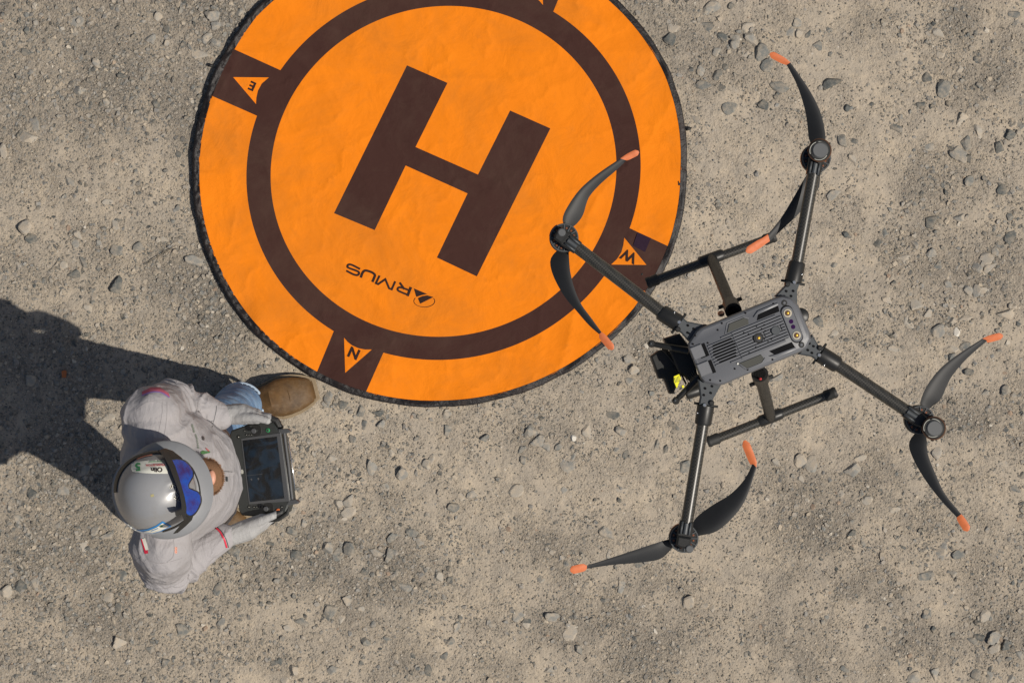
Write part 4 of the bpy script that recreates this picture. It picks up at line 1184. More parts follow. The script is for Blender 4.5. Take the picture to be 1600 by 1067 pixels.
for (a, b) in (((1018, 537), (1076, 548)), ((1056, 626), (1093, 588))):
    v, f = tube([at(*a, -0.055), at(*b, -0.04)], [4.2 * KS, 6.0 * KS], 12); mk('damper_arm', v, f, M['black'], gim, True, 40)
    v, f = tube([at(*a, -0.070), at(*a, -0.066), at(*a, -0.048), at(*a, -0.044)], [5.0 * KS, 6.2 * KS, 6.2 * KS, 4.4 * KS], 14); mk('damper_ball', v, f, M['black'], gim, True, 40)
    v, f = disc_cyl(at(*a), 2.2 * KS, ZA - 0.05, 1.8 * KS, ZA - 0.040, 10); mk('damper_screw', v, f, M['dkmetal'], gim)
v, f = tube([at(1071, 615, -0.12), at(1073, 614.5, -0.12), at(1092, 608, -0.12), at(1095, 607, -0.12)], [0.011, 0.0145, 0.0145, 0.012], 20); mk('lens_barrel', v, f, M['black'], gim, True, 40)
for k in range(6):
    a = Vector((1071 + k * 2.3, 590 - k * 2.2)); 
    v, f = tube([at(a.x, a.y, -0.06), at(a.x + 5.5, a.y + 9, -0.06)], 0.7 * KS, 6); mk('heat_fin', v, f, M['dkmetal'], gim)
v, f = tube([at(1035, 545, -0.1), at(1048, 560, -0.085), at(1060, 575, -0.09), at(1072, 600, -0.08)], 0.0022, 8); mk('gimbal_cable', v, f, M['rubber'], gim)
for (a, b) in ((1128, 490), (1102, 511)):
    v, f = disc_cyl(at(a, b), 5 * KS, ZA - 0.05, 4.6 * KS, ZA - 0.008, 14, 0.001); mk('side_connector', v, f, M['bronze'], body)

# ------------------------------------------------------------------ man
man = empty('person', P(330, 728, 0), 'man in grey work shirt, jeans and brown boots standing with a hard hat and gloves', 'person')
def mesh_eval(ob):
    bpy.context.view_layer.update()
    dg = bpy.context.evaluated_depsgraph_get()
    me = ob.evaluated_get(dg).to_mesh()
    v = np.array([p.co[:] for p in me.vertices]); f = [tuple(p.vertices) for p in me.polygons]
    ob.evaluated_get(dg).to_mesh_clear()
    return v, f
def remesh(mbs, vox, smooth_it=6, smooth_f=0.5):
    me = bpy.data.meshes.new('tmp'); me.from_pydata([tuple(p) for p in mbs.v], [], mbs.f); me.update()
    bmx = bmesh.new(); bmx.from_mesh(me); bmesh.ops.recalc_face_normals(bmx, faces=bmx.faces); bmx.to_mesh(me); bmx.free()
    o = bpy.data.objects.new('tmp', me); COL.objects.link(o)
    r_ = o.modifiers.new('r', 'REMESH'); r_.mode = 'VOXEL'; r_.voxel_size = vox
    s_ = o.modifiers.new('s', 'SMOOTH'); s_.factor = smooth_f; s_.iterations = smooth_it
    v, f = mesh_eval(o)
    bpy.data.objects.remove(o); bpy.data.meshes.remove(me)
    return v, f
def loft(secs, n=32, cap=True, expo=2.2):
    """sections (cx, cy, z, a, b)"""
    v = []; f = []
    for (cx, cy, z, a, b) in secs:
        for k in range(n):
            t = 2 * math.pi * k / n; c, s = math.cos(t), math.sin(t)
            v.append((cx + a * math.copysign(abs(c) ** (2 / expo), c), cy + b * math.copysign(abs(s) ** (2 / expo), s), z))
    for i in range(len(secs) - 1):
        for k in range(n): f.append((i * n + k, i * n + (k + 1) % n, (i + 1) * n + (k + 1) % n, (i + 1) * n + k))
    f.append(tuple(range(n - 1, -1, -1))); f.append(tuple((len(secs) - 1) * n + k for k in range(n)))
    return v, f
def ball(c, r, sx=1, sy=1, sz=1, mat=None):
    bm_ = bmesh.new(); bmesh.ops.create_uvsphere(bm_, u_segments=20, v_segments=12, radius=r)
    bmesh.ops.scale(bm_, vec=(sx, sy, sz), verts=bm_.verts)
    if mat: bmesh.ops.transform(bm_, matrix=mat, verts=bm_.verts)
    bmesh.ops.translate(bm_, vec=c, verts=bm_.verts); bm_.verts.index_update()
    v = [tuple(x.co) for x in bm_.verts]; f = [tuple(q_.index for q_ in p.verts) for p in bm_.faces]; bm_.free()
    return v, f
def capsule(pts_, rad, n=18):
    """closed tube with round ends"""
    m = MB(); v, f = tube(pts_, rad, n); m.add(v, f)
    r0 = rad[0]; r1 = rad[-1]
    v, f = ball(pts_[0], r0); m.add(v, f); v, f = ball(pts_[-1], r1); m.add(v, f)
    for p, r_ in zip(pts_[1:-1], rad[1:-1]): v, f = ball(p, r_ * 0.985); m.add(v, f)
    return m
def merge(a, b): a.add(b.v, b.f)

LS, LE, LW_ = P(236, 648, 1.40), P(272, 637, 1.10), P(340, 650, 1.050)
RS, RE, RW_ = P(252, 851, 1.40), P(259, 887, 1.09), P(347, 841, 1.060)
HEAD = Vector((-0.962, -0.412, 1.532))
FW = Vector((0.955, 0.245, -0.17)).normalized()      # way the face looks
SD = Vector((0, 0, 1)).cross(FW).normalized(); UPH = FW.cross(SD).normalized()
def hd(f_, s_, u_): return HEAD + FW * f_ + SD * s_ + UPH * u_

# body under the clothes (one continuous figure)
bmb = MB()
v, f = loft([(-.955, -.385, .80, .09, .13), (-.955, -.385, .95, .11, .145), (-.97, -.385, 1.15, .10, .14), (-.99, -.385, 1.33, .10, .16), (-1.0, -.39, 1.43, .07, .13), (-.995, -.395, 1.47, .05, .06)]); bmb.add(v, f)
merge(bmb, capsule([Vector((-.995, -.395, 1.42)), Vector((-.975, -.405, 1.50)), HEAD - UPH * 0.03], [.058, .055, .06]))
for c, r_, sx, sy, sz in ((hd(0.0, 0, 0.01), .092, 1.0, .84, 1.05), (hd(0.035, 0, -0.055), .066, 1.0, .86, 1.0), (hd(.085, 0, -0.085), .024, 1, 1.2, .9),
                      (hd(.108, 0, -.018), .014, 1.1, .8, 1.3), (hd(.112, 0, -.032), .013, 1, 1.2, .8), (hd(.088, 0, -.058), .017, .8, 1.6, .6),
                      (hd(0, .083, -.01), .022, 1.0, .5, 1.5), (hd(0, -.083, -.01), .022, 1.0, .5, 1.5), (hd(.082, .03, .025), .016, .8, 1.6, .5), (hd(.082, -.03, .025), .016, .8, 1.6, .5)):
    v, f = ball(c, r_, sx, sy, sz); bmb.add(v, f)
merge(bmb, capsule([LS - Vector((0, .03, .01)), LE, LW_], [.05, .042, .028])); merge(bmb, capsule([RS + Vector((0, .03, -.01)), RE, RW_], [.05, .042, .028]))
LK, LA = Vector((-.875, -.245, .50)), Vector((-.865, -.197, .10))
RK, RA = Vector((-.985, -.52, .50)), Vector((-1.075, -.585, .10))
LH, RH = Vector((-.955, -.30, .90)), Vector((-.955, -.47, .90))
merge(bmb, capsule([LH, LK, LA], [.075, .052, .036])); merge(bmb, capsule([RH, RK, RA], [.075, .052, .036]))
v, f = remesh(bmb, 0.007, 4)
mk('body', v, f, M['skin'], man, True)
for sg in (-1, 1):
    v, f = ball(hd(.090, sg * .031, .005), .0115); mk('eye', v, f, M['white'], man)

# beard
BC = P(319, 746, 1.470)
v, f = ball(BC, .055, 1.0, 1.0, .75)
v = np.array(v)
nb = fbm(v[:, 0] * 130, v[:, 1] * 130 + v[:, 2] * 90, 61, 3) - 0.5
cc = v.mean(0); dirs = v - cc; dirs /= np.linalg.norm(dirs, axis=1)[:, None]
bb = MB(); bb.add([tuple(p) for p in v + dirs * nb[:, None] * 0.012], f)
# tufts of whiskers
tip_dir = (FW * 0.8 - UPH * 0.5).normalized()
for k in range(420):
    s_ = random.uniform(-1, 1); a = random.uniform(-0.9, 0.7)
    base = BC + FW * (.054 * math.cos(s_ * 1.3) * math.cos(a * 0.5)) + SD * (.052 * math.sin(s_ * 1.4)) + UPH * (.035 * a)
    d = (FW * math.cos(s_ * 1.3) + SD * math.sin(s_ * 1.3) - UPH * 0.35 + Vector((random.uniform(-.3, .3), random.uniform(-.3, .3), random.uniform(-.3, .3)))).normalized()
    u, w = frame_of(d); r_ = 0.0011; L_ = random.uniform(.003, .009)
    bb.add([base + u * r_, base - u * r_ * .5 + w * r_, base - u * r_ * .5 - w * r_, base + d * L_], [(0, 1, 3), (1, 2, 3), (2, 0, 3)])
bb.build('beard', M['beard'], man, True, 60)
v, f = ball(P(331, 746, 1.510), .0125, .9, 1.7, .7); mk('lower_lip', v, f, M['skin'], man)

# jeans
jm = MB()
v, f = loft([(-.955, -.385, .83, .12, .165), (-.955, -.385, .88, .13, .18), (-.955, -.385, .99, .135, .175)]); jm.add(v, f)
merge(jm, capsule([LH, Vector((-.91, -.27, .70)), LK, Vector((-.868, -.22, .28)), Vector((-.862, -.205, .15))], [.098, .09, .078, .072, .074]))
merge(jm, capsule([RH, Vector((-.965, -.495, .70)), RK, Vector((-1.04, -.56, .28)), Vector((-1.06, -.58, .15))], [.098, .09, .078, .072, .074]))
v, f = remesh(jm, 0.0075, 5)
v = np.array(v)
wr = (1 - np.abs(2 * fbm(v[:, 1] * 9 + v[:, 0] * 5, v[:, 2] * 26, 91, 3) - 1)) ** 2 - 0.4
cax = np.where(v[:, 1:2] > -.385, 1, -1)
axl = np.where(v[:, 1] > -.385, -.215, -.57)
dv = np.stack([v[:, 0] - (-.9), v[:, 1] - axl, np.zeros(len(v))], 1); dv /= np.linalg.norm(dv, axis=1)[:, None] + 1e-6
v = v + dv * (wr * 0.008)[:, None] * (v[:, 2:3] < 0.8)
v[:, 2] = np.maximum(v[:, 2], 0.085)
jeans = mk('jeans', v, f, M['denim'], man, True)
for (c, sx) in ((Vector((-.862, -.203, .092)), 1), (Vector((-1.063, -.58, .092)), 1)):
    ring_ = [c + Vector((math.cos(a) * .073, math.sin(a) * .070, 0.018 * math.cos(a * 1 + 2) * 0.3)) for a in np.linspace(0, 2 * math.pi, 41)]
    v, f = tube(ring_, .0055, 8, False); mk('hem', v, f, M['stitch'], jeans)
    sb_ = MB()
    for k in range(0, 60, 2):
        a0 = 2 * math.pi * k / 60; a1 = 2 * math.pi * (k + 1) / 60
        v, f = tube([c + Vector((math.cos(a) * .0715, math.sin(a) * .0685, 0.0062)) for a in (a0, a1)], .0014, 5); sb_.add(v, f)
    sb_.build('hem_stitching', M['navy'], jeans)

# boots
def boot(toe, ang, parent):
    """toe px on ground, ang = direction of toe (radians, world)"""
    T = P(toe[0], toe[1], 0); d = Vector((math.cos(ang), math.sin(ang), 0)); s = Vector((-d.y, d.x, 0))
    #  distance back from toe, half width, sole centre shift, height of upper
    prof = [(0.000, .024, .024), (0.003, .031, .036), (0.012, .038, .048), (0.035, .048, .057), (0.06, .0555, .064), (0.09, .060, .075), (0.115, .060, .092), (0.14, .0525, .115), (0.165, .047, .100), (0.20, .045, .10), (0.24, .045, .10), (0.275, .043, .10), (0.298, .034, .09), (0.306, .022, .08)]
    n = 24; v = []; f = []
    for (x, hw, hh_) in prof:
        for k in range(n):
            a = 2 * math.pi * k / n; c, sn = math.cos(a), math.sin(a)
            zz = 0.022 + (hh_ - 0.022) * (0.5 + 0.5 * (math.copysign(abs(sn) ** 0.75, sn)))
            ww = hw * math.copysign(abs(c) ** 0.72, c) * (0.93 if sn > 0.3 else 1.0) * (1 - 0.28 * max(0, sn) ** 2)
            cr = 0.0025 * math.sin((x + 0.02 * c) * 240) * max(0, sn) * (1 if .09 < x < .16 else 0)
            v.append(T - d * x + s * ww + Vector((0, 0, zz + cr)))
    for i in range(len(prof) - 1):
        for k in range(n): f.append((i * n + k, i * n + (k + 1) % n, (i + 1) * n + (k + 1) % n, (i + 1) * n + k))
    f.append(tuple(range(n - 1, -1, -1))); f.append(tuple((len(prof) - 1) * n + k for k in range(n)))
    o = mk('boot', v, f, M['leather'], parent, True, 60)
    # shaft
    A = T - d * 0.23
    v, f = tube([A + Vector((0, 0, .09)), A + Vector((0, 0, .16)), A + Vector((0, 0, .26))], [.045, .045, .045], 20); mk('boot_shaft', v, f, M['leather'], o, True, 40)
    # sole with welt
    def sole(dz0, dz1, grow):
        pl = [(x - (0.004 * grow if i == 0 else 0), hw + 0.0035 * grow) for i, (x, hw, _) in enumerate(prof)]
        ring_ = [T - d * x + s * w for x, w in pl] + [T - d * x - s * w for x, w in reversed(pl)]
        return prism(ring_, dz0, dz1, 0.002)
    v, f = sole(0.002, 0.020, 1.0); mk('sole', v, f, M['rubber'], o, True, 30)
    v, f = sole(0.020, 0.027, 2.6); mk('welt', v, f, M['welt'], o, True, 30)
    # toe seams
    for x0, wv in ((.100, .85), (.106, .85)):
        ring_ = [T - d * (x0 + 0.02 * (1 - t * t)) + s * (t * .050) + Vector((0, 0, .030 + .054 * math.sqrt(max(0.02, 1 - (t * .93) ** 2)))) for t in np.linspace(-1, 1, 15)]
    for x0 in (0.092,):
        ring_ = [T - d * (x0 - 0.012 * (1 - t * t)) + s * (t * .047) + Vector((0, 0, .022 + (.050 if x0 < .1 else .062) * max(0.02, 1 - (abs(t)) ** 2.6) ** 0.5)) for t in np.linspace(-.96, .96, 17)]
        v, f = tube(ring_, .0016, 6); mk('crease', v, f, M['leather'], o)
    for sg in (-1, 1):
        ring_ = [T - d * x + s * sg * (hw * 0.92) + Vector((0, 0, .034 + 0.2 * x)) for x, hw, _ in prof[1:8]]
        v, f = tube(ring_, .0012, 6); mk('stitching', v, f, M['welt'], o)
    return o
boot((492, 608), R(14), man); boot((386, 820), R(-2), man)

# shirt
sm = MB()
v, f = loft([(-.957, -.398, .85, .150, .180), (-.957, -.398, .92, .155, .184), (-.958, -.398, 1.02, .160, .186), (-.963, -.396, 1.12, .158, .188), (-.978, -.390, 1.24, .148, .198), (-.995, -.387, 1.35, .128, .205), (-1.005, -.388, 1.42, .105, .185), (-1.005, -.392, 1.465, .078, .125), (-.995, -.395, 1.50, .062, .070)], expo=1.95); sm.add(v, f)
merge(sm, capsule([LS + Vector((0.005, -.055, .010)), LS, LE.lerp(LS, .45), LE], [.078, .081, .071, .060]))
merge(sm, capsule([RS + Vector((0.005, .055, .010)), RS, RE.lerp(RS, .45), RE], [.078, .081, .073, .064]))
v, f = remesh(sm, 0.0048, 8)
v = np.array(v); f = list(f)
for (E0, W0, r1) in ((LE, LW_, .062), (RE, RW_, .065)):
    fm = capsule([E0, E0.lerp(W0, .5), W0], [r1, .053, .0415])
    # sleeve bunches over itself just below the elbow: overlapping cuffs of cloth
    dr = (W0 - E0).normalized()
    merge(fm, capsule([E0 + dr * .012, E0 + dr * .034], [r1 + .003, r1 - .002]))
    v3, f3 = remesh(fm, 0.0045, 4)
    n0 = len(v); v = np.concatenate([v, np.array(v3)]); f += [tuple(i + n0 for i in q_) for q_ in f3]
me_t = bpy.data.meshes.new('t'); me_t.from_pydata(v.tolist(), [], f); me_t.update()
vnorm = np.array([x.vector[:] for x in me_t.vertex_normals]); bpy.data.meshes.remove(me_t)
def segd(v, a, b):
    a = np.array(a); b = np.array(b); ab = b - a; L_ = np.linalg.norm(ab)
    t = np.clip(((v - a) @ ab) / L_ ** 2, 0, 1); d = np.linalg.norm(v - (a + t[:, None] * ab), axis=1)
    return d, t * L_
disp = np.zeros(len(v))
for (S0, E0, W0, sd) in ((LS, LE, LW_, 1), (RS, RE, RW_, 2)):
    d1, t1 = segd(v, S0, E0); d2, t2 = segd(v, E0, W0)
    L1 = (E0 - S0).length
    s_arc = np.where(d1 < d2, t1 - L1, t2)
    near = np.clip((0.12 - np.minimum(d1, d2)) / 0.03, 0, 1)
    # turn about the arm
    mid = np.array(E0); rel = v - mid
    turn = np.arctan2(rel[:, 2], rel[:, 1])
    ph = s_arc * 125 + 2.2 * np.sin(turn * 1.0 + sd) + 3.2 * fbm(v[:, 0] * 9, v[:, 1] * 9 + v[:, 2] * 6, 500 + sd, 2)
    ridge = (0.5 + 0.5 * np.sin(ph)) ** 3.2 - 0.25
    mask = np.exp(-((s_arc - 0.0) / 0.085) ** 2) * near * (s_arc < (W0 - E0).length - .05)
    disp += ridge * mask * 0.018
    soft = fbm(s_arc * 12 + sd * 5, turn * 1.6, 510 + sd, 3) - 0.5
    disp += soft * near * 0.010 * (s_arc < (W0 - E0).length - .045)
    # armhole crease
    arm_c = np.exp(-((s_arc + L1 + 0.01) / 0.022) ** 2) * near
# torso folds: hang lines from shoulders, billow at the belly
x, y, z = v[:, 0], v[:, 1], v[:, 2]
q1 = (1 - np.abs(2 * fbm((y + .385) * 9 + (z - 1.1) * 3.0 * np.sign(y + .385), z * 3.0 + x * 4, 530, 3) - 1)) ** 3
q2 = (1 - np.abs(2 * fbm((y + .385) * 6 - x * 8, x * 9 + z * 7, 540, 2) - 1)) ** 5
disp += (q1 - 0.3) * 0.011 + q2 * 0.008 + (fbm(x * 22, y * 22 + z * 14, 550, 3) - 0.5) * 0.0035
# yoke and armhole ridges
v = v + vnorm * disp[:, None]
shirt = mk('shirt', v, f, M['shirt'], man, True)
sbvh = BVHTree.FromPolygons([tuple(p) for p in v], f)
CAMP = Vector((0, 0, CAM_Z))
def cast(bvh, px, py, lift=0.0015):
    d = (P(px, py, 0) - CAMP).normalized()
    loc, nn, _, _ = bvh.ray_cast(CAMP, d)
    if loc is None: return None
    if nn.dot(d) > 0: nn = -nn
    return loc + nn * lift
def decal(name, v2, f, bvh, mat, parent, lift=0.0016, smooth=False):
    pts_ = [cast(bvh, a, b, lift) for a, b in v2]
    if any(p is None for p in pts_):
        ok = [p for p in pts_ if p is not None]
        if not ok: return None
        pts_ = [p if p is not None else ok[0] for p in pts_]
    ff = []
    for q_ in f:
        nn = (pts_[q_[1]] - pts_[q_[0]]).cross(pts_[q_[2]] - pts_[q_[0]])
        vc = CAMP - pts_[q_[0]]
        ff.append(tuple(q_) if nn.dot(vc) > 0 else tuple(reversed(q_)))
    return mk(name, pts_, ff, mat, parent, smooth)
def fill(poly, st_=2.0):
    dp = dens_poly(poly, st_); n0 = len(dp); ps = [Vector(p) for p in dp]
    xs = [p[0] for p in poly]; ys = [p[1] for p in poly]
    yy = min(ys)
    while yy < max(ys):
        xx = min(xs)
        while xx < max(xs):
            if pip(poly, xx, yy): ps.append(Vector((xx + .01, yy + .013)))
            xx += st_
        yy += st_
    a, _, c, _, _, _ = geometry.delaunay_2d_cdt(ps, [(i, (i + 1) % n0) for i in range(n0)], [], 0, 1e-5)
    fs = [tuple(q_) for q_ in c if pip(poly, sum(a[i].x for i in q_) / 3, sum(a[i].y for i in q_) / 3)]
    return [(p.x, p.y) for p in a], fs
def seam(name, path, w, mat, lift=0.0012, bvh=None, parent=None):
    v2, f2 = stroke(smooth_path(path, 6), w)
    return decal(name, v2, f2, bvh or sbvh, mat, parent or shirt, lift, True)
# seams, plackets, patches
seam('yoke_seam', [(262, 628), (262, 645), (260, 665), (256, 688)], 2.4, M['seam'])
seam('yoke_seam', [(254, 629), (254, 645), (251, 662), (247, 684)], 1.4, M['seam'])
seam('placket_edge', [(331, 736), (345, 736), (363, 737)], 0.9, M['dkmetal'], 0.0008)
seam('yoke_seam', [(272, 842), (273, 855), (271, 870), (262, 878)], 2.2, M['seam'])
seam('armhole_seam', [(228, 874), (245, 880), (262, 879), (285, 872)], 1.6, M['seam'])
seam('armhole_seam', [(214, 640), (228, 630), (245, 627), (262, 627)], 1.6, M['seam'])
seam('red_cuff_stripe', [(336, 824), (344, 831), (350, 842), (354, 855)], 2.6, M['red'], 0.002)
seam('cuff_edge', [(339, 823), (347, 831), (353, 842), (357, 855)], 1.2, M['dkmetal'], 0.001)
seam('cuff_seam', [(338, 634), (337, 645), (331, 668)], 0.7, M['dkmetal'], 0.001)
seam('cuff_seam', [(310, 627), (308, 640), (303, 656)], 1.2, M['seam'])
v2, f2 = fill([(222, 613), (236, 606), (250, 606), (263, 615), (265, 621), (252, 614), (238, 613), (223, 619)]); decal('flag_patch', v2, f2, sbvh, M['pink'], shirt, 0.002, True)
seam('flag_patch_border', [(222, 619), (238, 613.5), (252, 614.5), (264, 622)], 1.6, M['violet'], 0.0028)
# embroidery along the chest
for k, (a_, b_) in enumerate([(299, 664.5), (299.5, 667), (300.4, 669.6), (301, 672.2), (302, 675), (304.5, 680), (305.4, 683), (306.4, 686), (306.8, 689.5), (307.6, 693), (308, 696.5), (308.4, 700)]):
    seam('embroidered_letter', [(a_ - 1.0, b_ - .7), (a_ + 1.3, b_ - 0.9), (a_ + 1.0, b_ + .9), (a_ - .8, b_ + .6)], 0.75, M['threadgreen'], 0.0024)
v, f = fill([(312.5, 706), (317, 704), (322, 705.3), (327, 705), (327.5, 707.5), (322, 708.5), (317, 710), (313, 709)], 1.2); decal('embroidered_badge', v, f, sbvh, M['badgegreen'], shirt, 0.0024)
seam('embroidered_badge', [(320.5, 700.5), (323, 703), (325.5, 705)], 1.5, M['badgered'], 0.003)
v, f = fill([(314.5, 683), (317, 682), (318.5, 685.5), (318, 689), (315.5, 688)], 1.2); decal('button', v, f, sbvh, M['dkmetal'], shirt, 0.003)
v, f = fill([(352, 745), (354.5, 745), (354.5, 752), (352, 752)], 1.2); decal('button', v, f, sbvh, M['dkmetal'], shirt, 0.003)
v, f = fill([(222, 842), (227, 840), (233, 858), (227, 860)], 1.6); decal('sleeve_label', v, f, sbvh, M['white'], shirt, 0.002)
v, f = fill([(220.5, 842), (222, 841.5), (228.5, 860), (226, 861)], 1.4); decal('sleeve_label_edge', v, f, sbvh, M['red'], shirt, 0.0026)
v, f = fill([(225.5, 860), (231.5, 858.5), (232.5, 863.5), (227, 864.5)], 1.4); decal('sleeve_label_square', v, f, sbvh, M['red'], shirt, 0.003)
for k in range(4): seam('orange_embroidery', [(272.5, 854 + k * 2.4), (274.5, 856 + k * 2.4), (276, 854.6 + k * 2.4)], 1.0, M['orangepr'], 0.0024)
# collar standing round the neck
cpts = []
for a in np.linspace(R(25), R(335), 26):
    cpts.append(Vector((-.985, -.40, 1.492)) + FW * (.075 * math.cos(a)) + SD * (.072 * math.sin(a)) + Vector((0, 0, .004 * math.sin(a * 3))))
v, f = tube(cpts, .013, 10); mk('collar', v, f, M['seam'], man, True, 50)

# gloves
def skin_mesh(pts_, edges_, rad, root=0, sub=2):
    me = bpy.data.meshes.new('s'); me.from_pydata([tuple(p) for p in pts_], edges_, []); me.update()
    o = bpy.data.objects.new('s', me); COL.objects.link(o)
    o.modifiers.new('k', 'SKIN')
    sv = me.skin_vertices[0].data
    for i, r_ in enumerate(rad): sv[i].radius = (r_, r_) if not isinstance(r_, tuple) else r_
    sv[root].use_root = True
    o.modifiers.new('b', 'SUBSURF').levels = sub
    v, f = mesh_eval(o); bpy.data.objects.remove(o); bpy.data.meshes.remove(me); return v, f
def glove(wrist, palm_mid, knuckles, fingers, thumb, side):
    mb_ = MB()
    # palm: flattened web of capsules merged by remeshing
    m_ = MB()
    for kp in knuckles:
        merge(m_, capsule([wrist, palm_mid.lerp(kp, 0.15), kp], [.029, .0315, .0195], 12))
    for fg in fingers:
        merge(m_, capsule(fg, [.0125, .0118, .0110, .0095], 12))
    merge(m_, capsule(thumb, [.019, .0150, .0130, .0108], 12))
    merge(m_, capsule([wrist + (wrist - palm_mid).normalized() * 0.045, wrist], [.034, .031], 14))
    v, f = remesh(m_, 0.003, 3, 0.4)
    v = np.array(v)
    v += (fbm(v[:, 0] * 70, v[:, 1] * 70 + v[:, 2] * 50, 600, 2) - 0.5)[:, None] * 0.002
    chains = [(fg[0], fg[1]) for fg in fingers] + [(fg[1], fg[2]) for fg in fingers] + [(fg[2], fg[3]) for fg in fingers] + [(thumb[1], thumb[2]), (thumb[2], thumb[3])]
    df = np.min([segd(v, a, b)[0] for a, b in chains], axis=0)
    dp = np.min([segd(v, wrist, k)[0] for k in knuckles] + [segd(v, thumb[0], thumb[1])[0]], axis=0)
    wz = np.array(palm_mid)[2]
    lim = np.max(np.array([np.array(fg[1]) for fg in fingers])[:, 0]) - 0.012
    black = ((df < dp - 0.004) & (v[:, 0] > lim + 0.020)) | (v[:, 2] < wz - 0.02)
    o = mk('glove', v, f, [M['knit'], M['coat']], man, True)
    o.data.polygons.foreach_set('material_index', [int(sum(black[i] for i in q_) > len(q_) / 2) for q_ in f])
    return o
lw, lp = P(344, 648, 1.045), P(374, 646, 1.050)
lk = [P(401, 652, 1.075), P(402, 649, 1.055), P(400, 648, 1.035), P(396, 649, 1.018)]
lf = [[lk[0], P(418, 652, 1.080), P(432, 657, 1.078), P(438, 667, 1.070)], [lk[1], P(420, 651, 1.050), P(434, 660, 1.035), P(430, 674, 1.025)],
      [lk[2], P(416, 651, 1.025), P(428, 663, 1.010), P(422, 678, 1.008)], [lk[3], P(408, 652, 1.005), P(420, 664, 0.995), P(414, 678, 0.998)]]
lt = [P(366, 652, 1.060), P(384, 652, 1.082), P(402, 653, 1.095), P(418, 657, 1.102)]
gl1 = glove(lw, lp, lk, lf, lt, 1)
rw, rp = P(352, 840, 1.055), P(384, 829, 1.055)
rk = [P(410, 812, 1.075), P(412, 815, 1.058), P(411, 818, 1.038), P(406, 821, 1.020)]
rf = [[rk[0], P(426, 806, 1.080), P(439, 800, 1.078), P(448, 792, 1.072)], [rk[1], P(428, 809, 1.050), P(441, 800, 1.035), P(440, 786, 1.025)],
      [rk[2], P(425, 813, 1.025), P(436, 801, 1.010), P(432, 787, 1.008)], [rk[3], P(420, 815, 1.005), P(430, 803, 0.995), P(424, 789, 0.998)]]
rt = [P(376, 826, 1.060), P(394, 819, 1.082), P(410, 812, 1.095), P(425, 806, 1.102)]
gl2 = glove(rw, rp, rk, rf, rt, -1)

# controller held in both hands
RO = P(411.5, 733, 1.060)
TL = R(22)
Lx = Vector((0.12, -0.993, 0)); Wx = Vector((0.993 * math.cos(TL), 0.12 * math.cos(TL), math.sin(TL))); Nx = Wx.cross(Lx); Nx = Nx if Nx.z > 0 else -Nx; Nx.normalize()
rcM = Matrix(((Wx.x, Lx.x, Nx.x, RO.x), (Wx.y, Lx.y, Nx.y, RO.y), (Wx.z, Lx.z, Nx.z, RO.z), (0, 0, 0, 1)))
rc = empty('remote_controller', RO, 'dark grey drone controller with built in screen held in both gloved hands', 'controller')
def lc(w, l, t): return RO + Wx * w + Lx * l + Nx * t
def lprism(name, poly, t0, t1, mat, parent, bev=0.001):
    v, f = prism(poly, t0, t1, bev)
    v = [lc(*p) for p in v]
    o = mk(name, v, f, mat, parent, True, 30)
    bmx = bmesh.new(); bmx.from_mesh(o.data); bmesh.ops.recalc_face_normals(bmx, faces=bmx.faces); bmx.to_mesh(o.data); bmx.free()
    return o
case = lprism('case', [(-.092, -.112), (-.085, -.124), (-.03, -.135), (.03, -.139), (.052, -.132), (.064, -.112), (.075, -.10), (.079, .10), (.068, .114), (.060, .131), (.040, .139), (-.03, .137), (-.085, .127), (-.092, .112)], -.030, .008, M['rc'], rc, 0.004)
lprism('bezel', [(-.056, -.097), (.074, -.101), (.076, .101), (-.056, .097)], .006, .0098, M['rc2'], rc, 0.001)
lprism('screen', [(-.0505, -.0905), (.061, -.0905), (.061, .0905), (-.0505, .0905)], .008, .0112, M['screen'], rc, 0.0005)
def lcyl(name, w, l, r0, t0, r1, t1, mat, parent, n_=20):
    v, f = disc_cyl((0, 0, 0), r0, t0, r1, t1, n_, 0.0008); v = [lc(w + p[0], l + p[1], p[2]) for p in v]
    o = mk(name, v, f, mat, parent, True, 40)
    bmx = bmesh.new(); bmx.from_mesh(o.data); bmesh.ops.recalc_face_normals(bmx, faces=bmx.faces); bmx.to_mesh(o.data); bmx.free()
    return o
for (w, l) in ((-.003, -.115), (.006, .115)):
    st_ = lcyl('joystick_well', w, l, .0185, .006, .0175, .0095, M['rubber'], rc)
    lcyl('joystick', w, l, .005, .009, .0055, .026, M['rc'], st_)
    lcyl('joystick_cap', w, l, .0075, .026, .0070, .030, M['rc2'], st_)
for (w, l, r_) in ((-.062, -.102, .0060), (-.036, -.106, .0040), (-.028, -.105, .0034), (-.020, -.104, .0034), (-.040, -.118, .0036), (-.056, .105, .0050), (-.040, .107, .0040), (-.031, .107, .0034), (-.022, .107, .0034), (-.012, .108, .0034), (.050, .115, .0046)):
    b_ = lcyl('button', w, l, r_, .007, r_ * .92, .0105, M['rubber'], rc, 14)
    lcyl('button_mark', w, l, r_ * .45, .0104, r_ * .4, .0108, M['letter'], b_, 8)
gb = lcyl('round_button', .034, -.112, .0066, .007, .0060, .0105, M['green'], rc); lcyl('button_mark', .034, -.112, .0040, .0104, .0038, .0112, M['rc'], gb, 14)
ob = lcyl('orange_button', .036, .124, .0062, .007, .0056, .0115, M['tip'], rc, 16)
lprism('white_logo', [(-.069, -.006), (-.064, -.007), (-.061, -.002), (-.062, .005), (-.068, .007), (-.070, .001)], .008, .0086, M['letter'], rc, .0001)
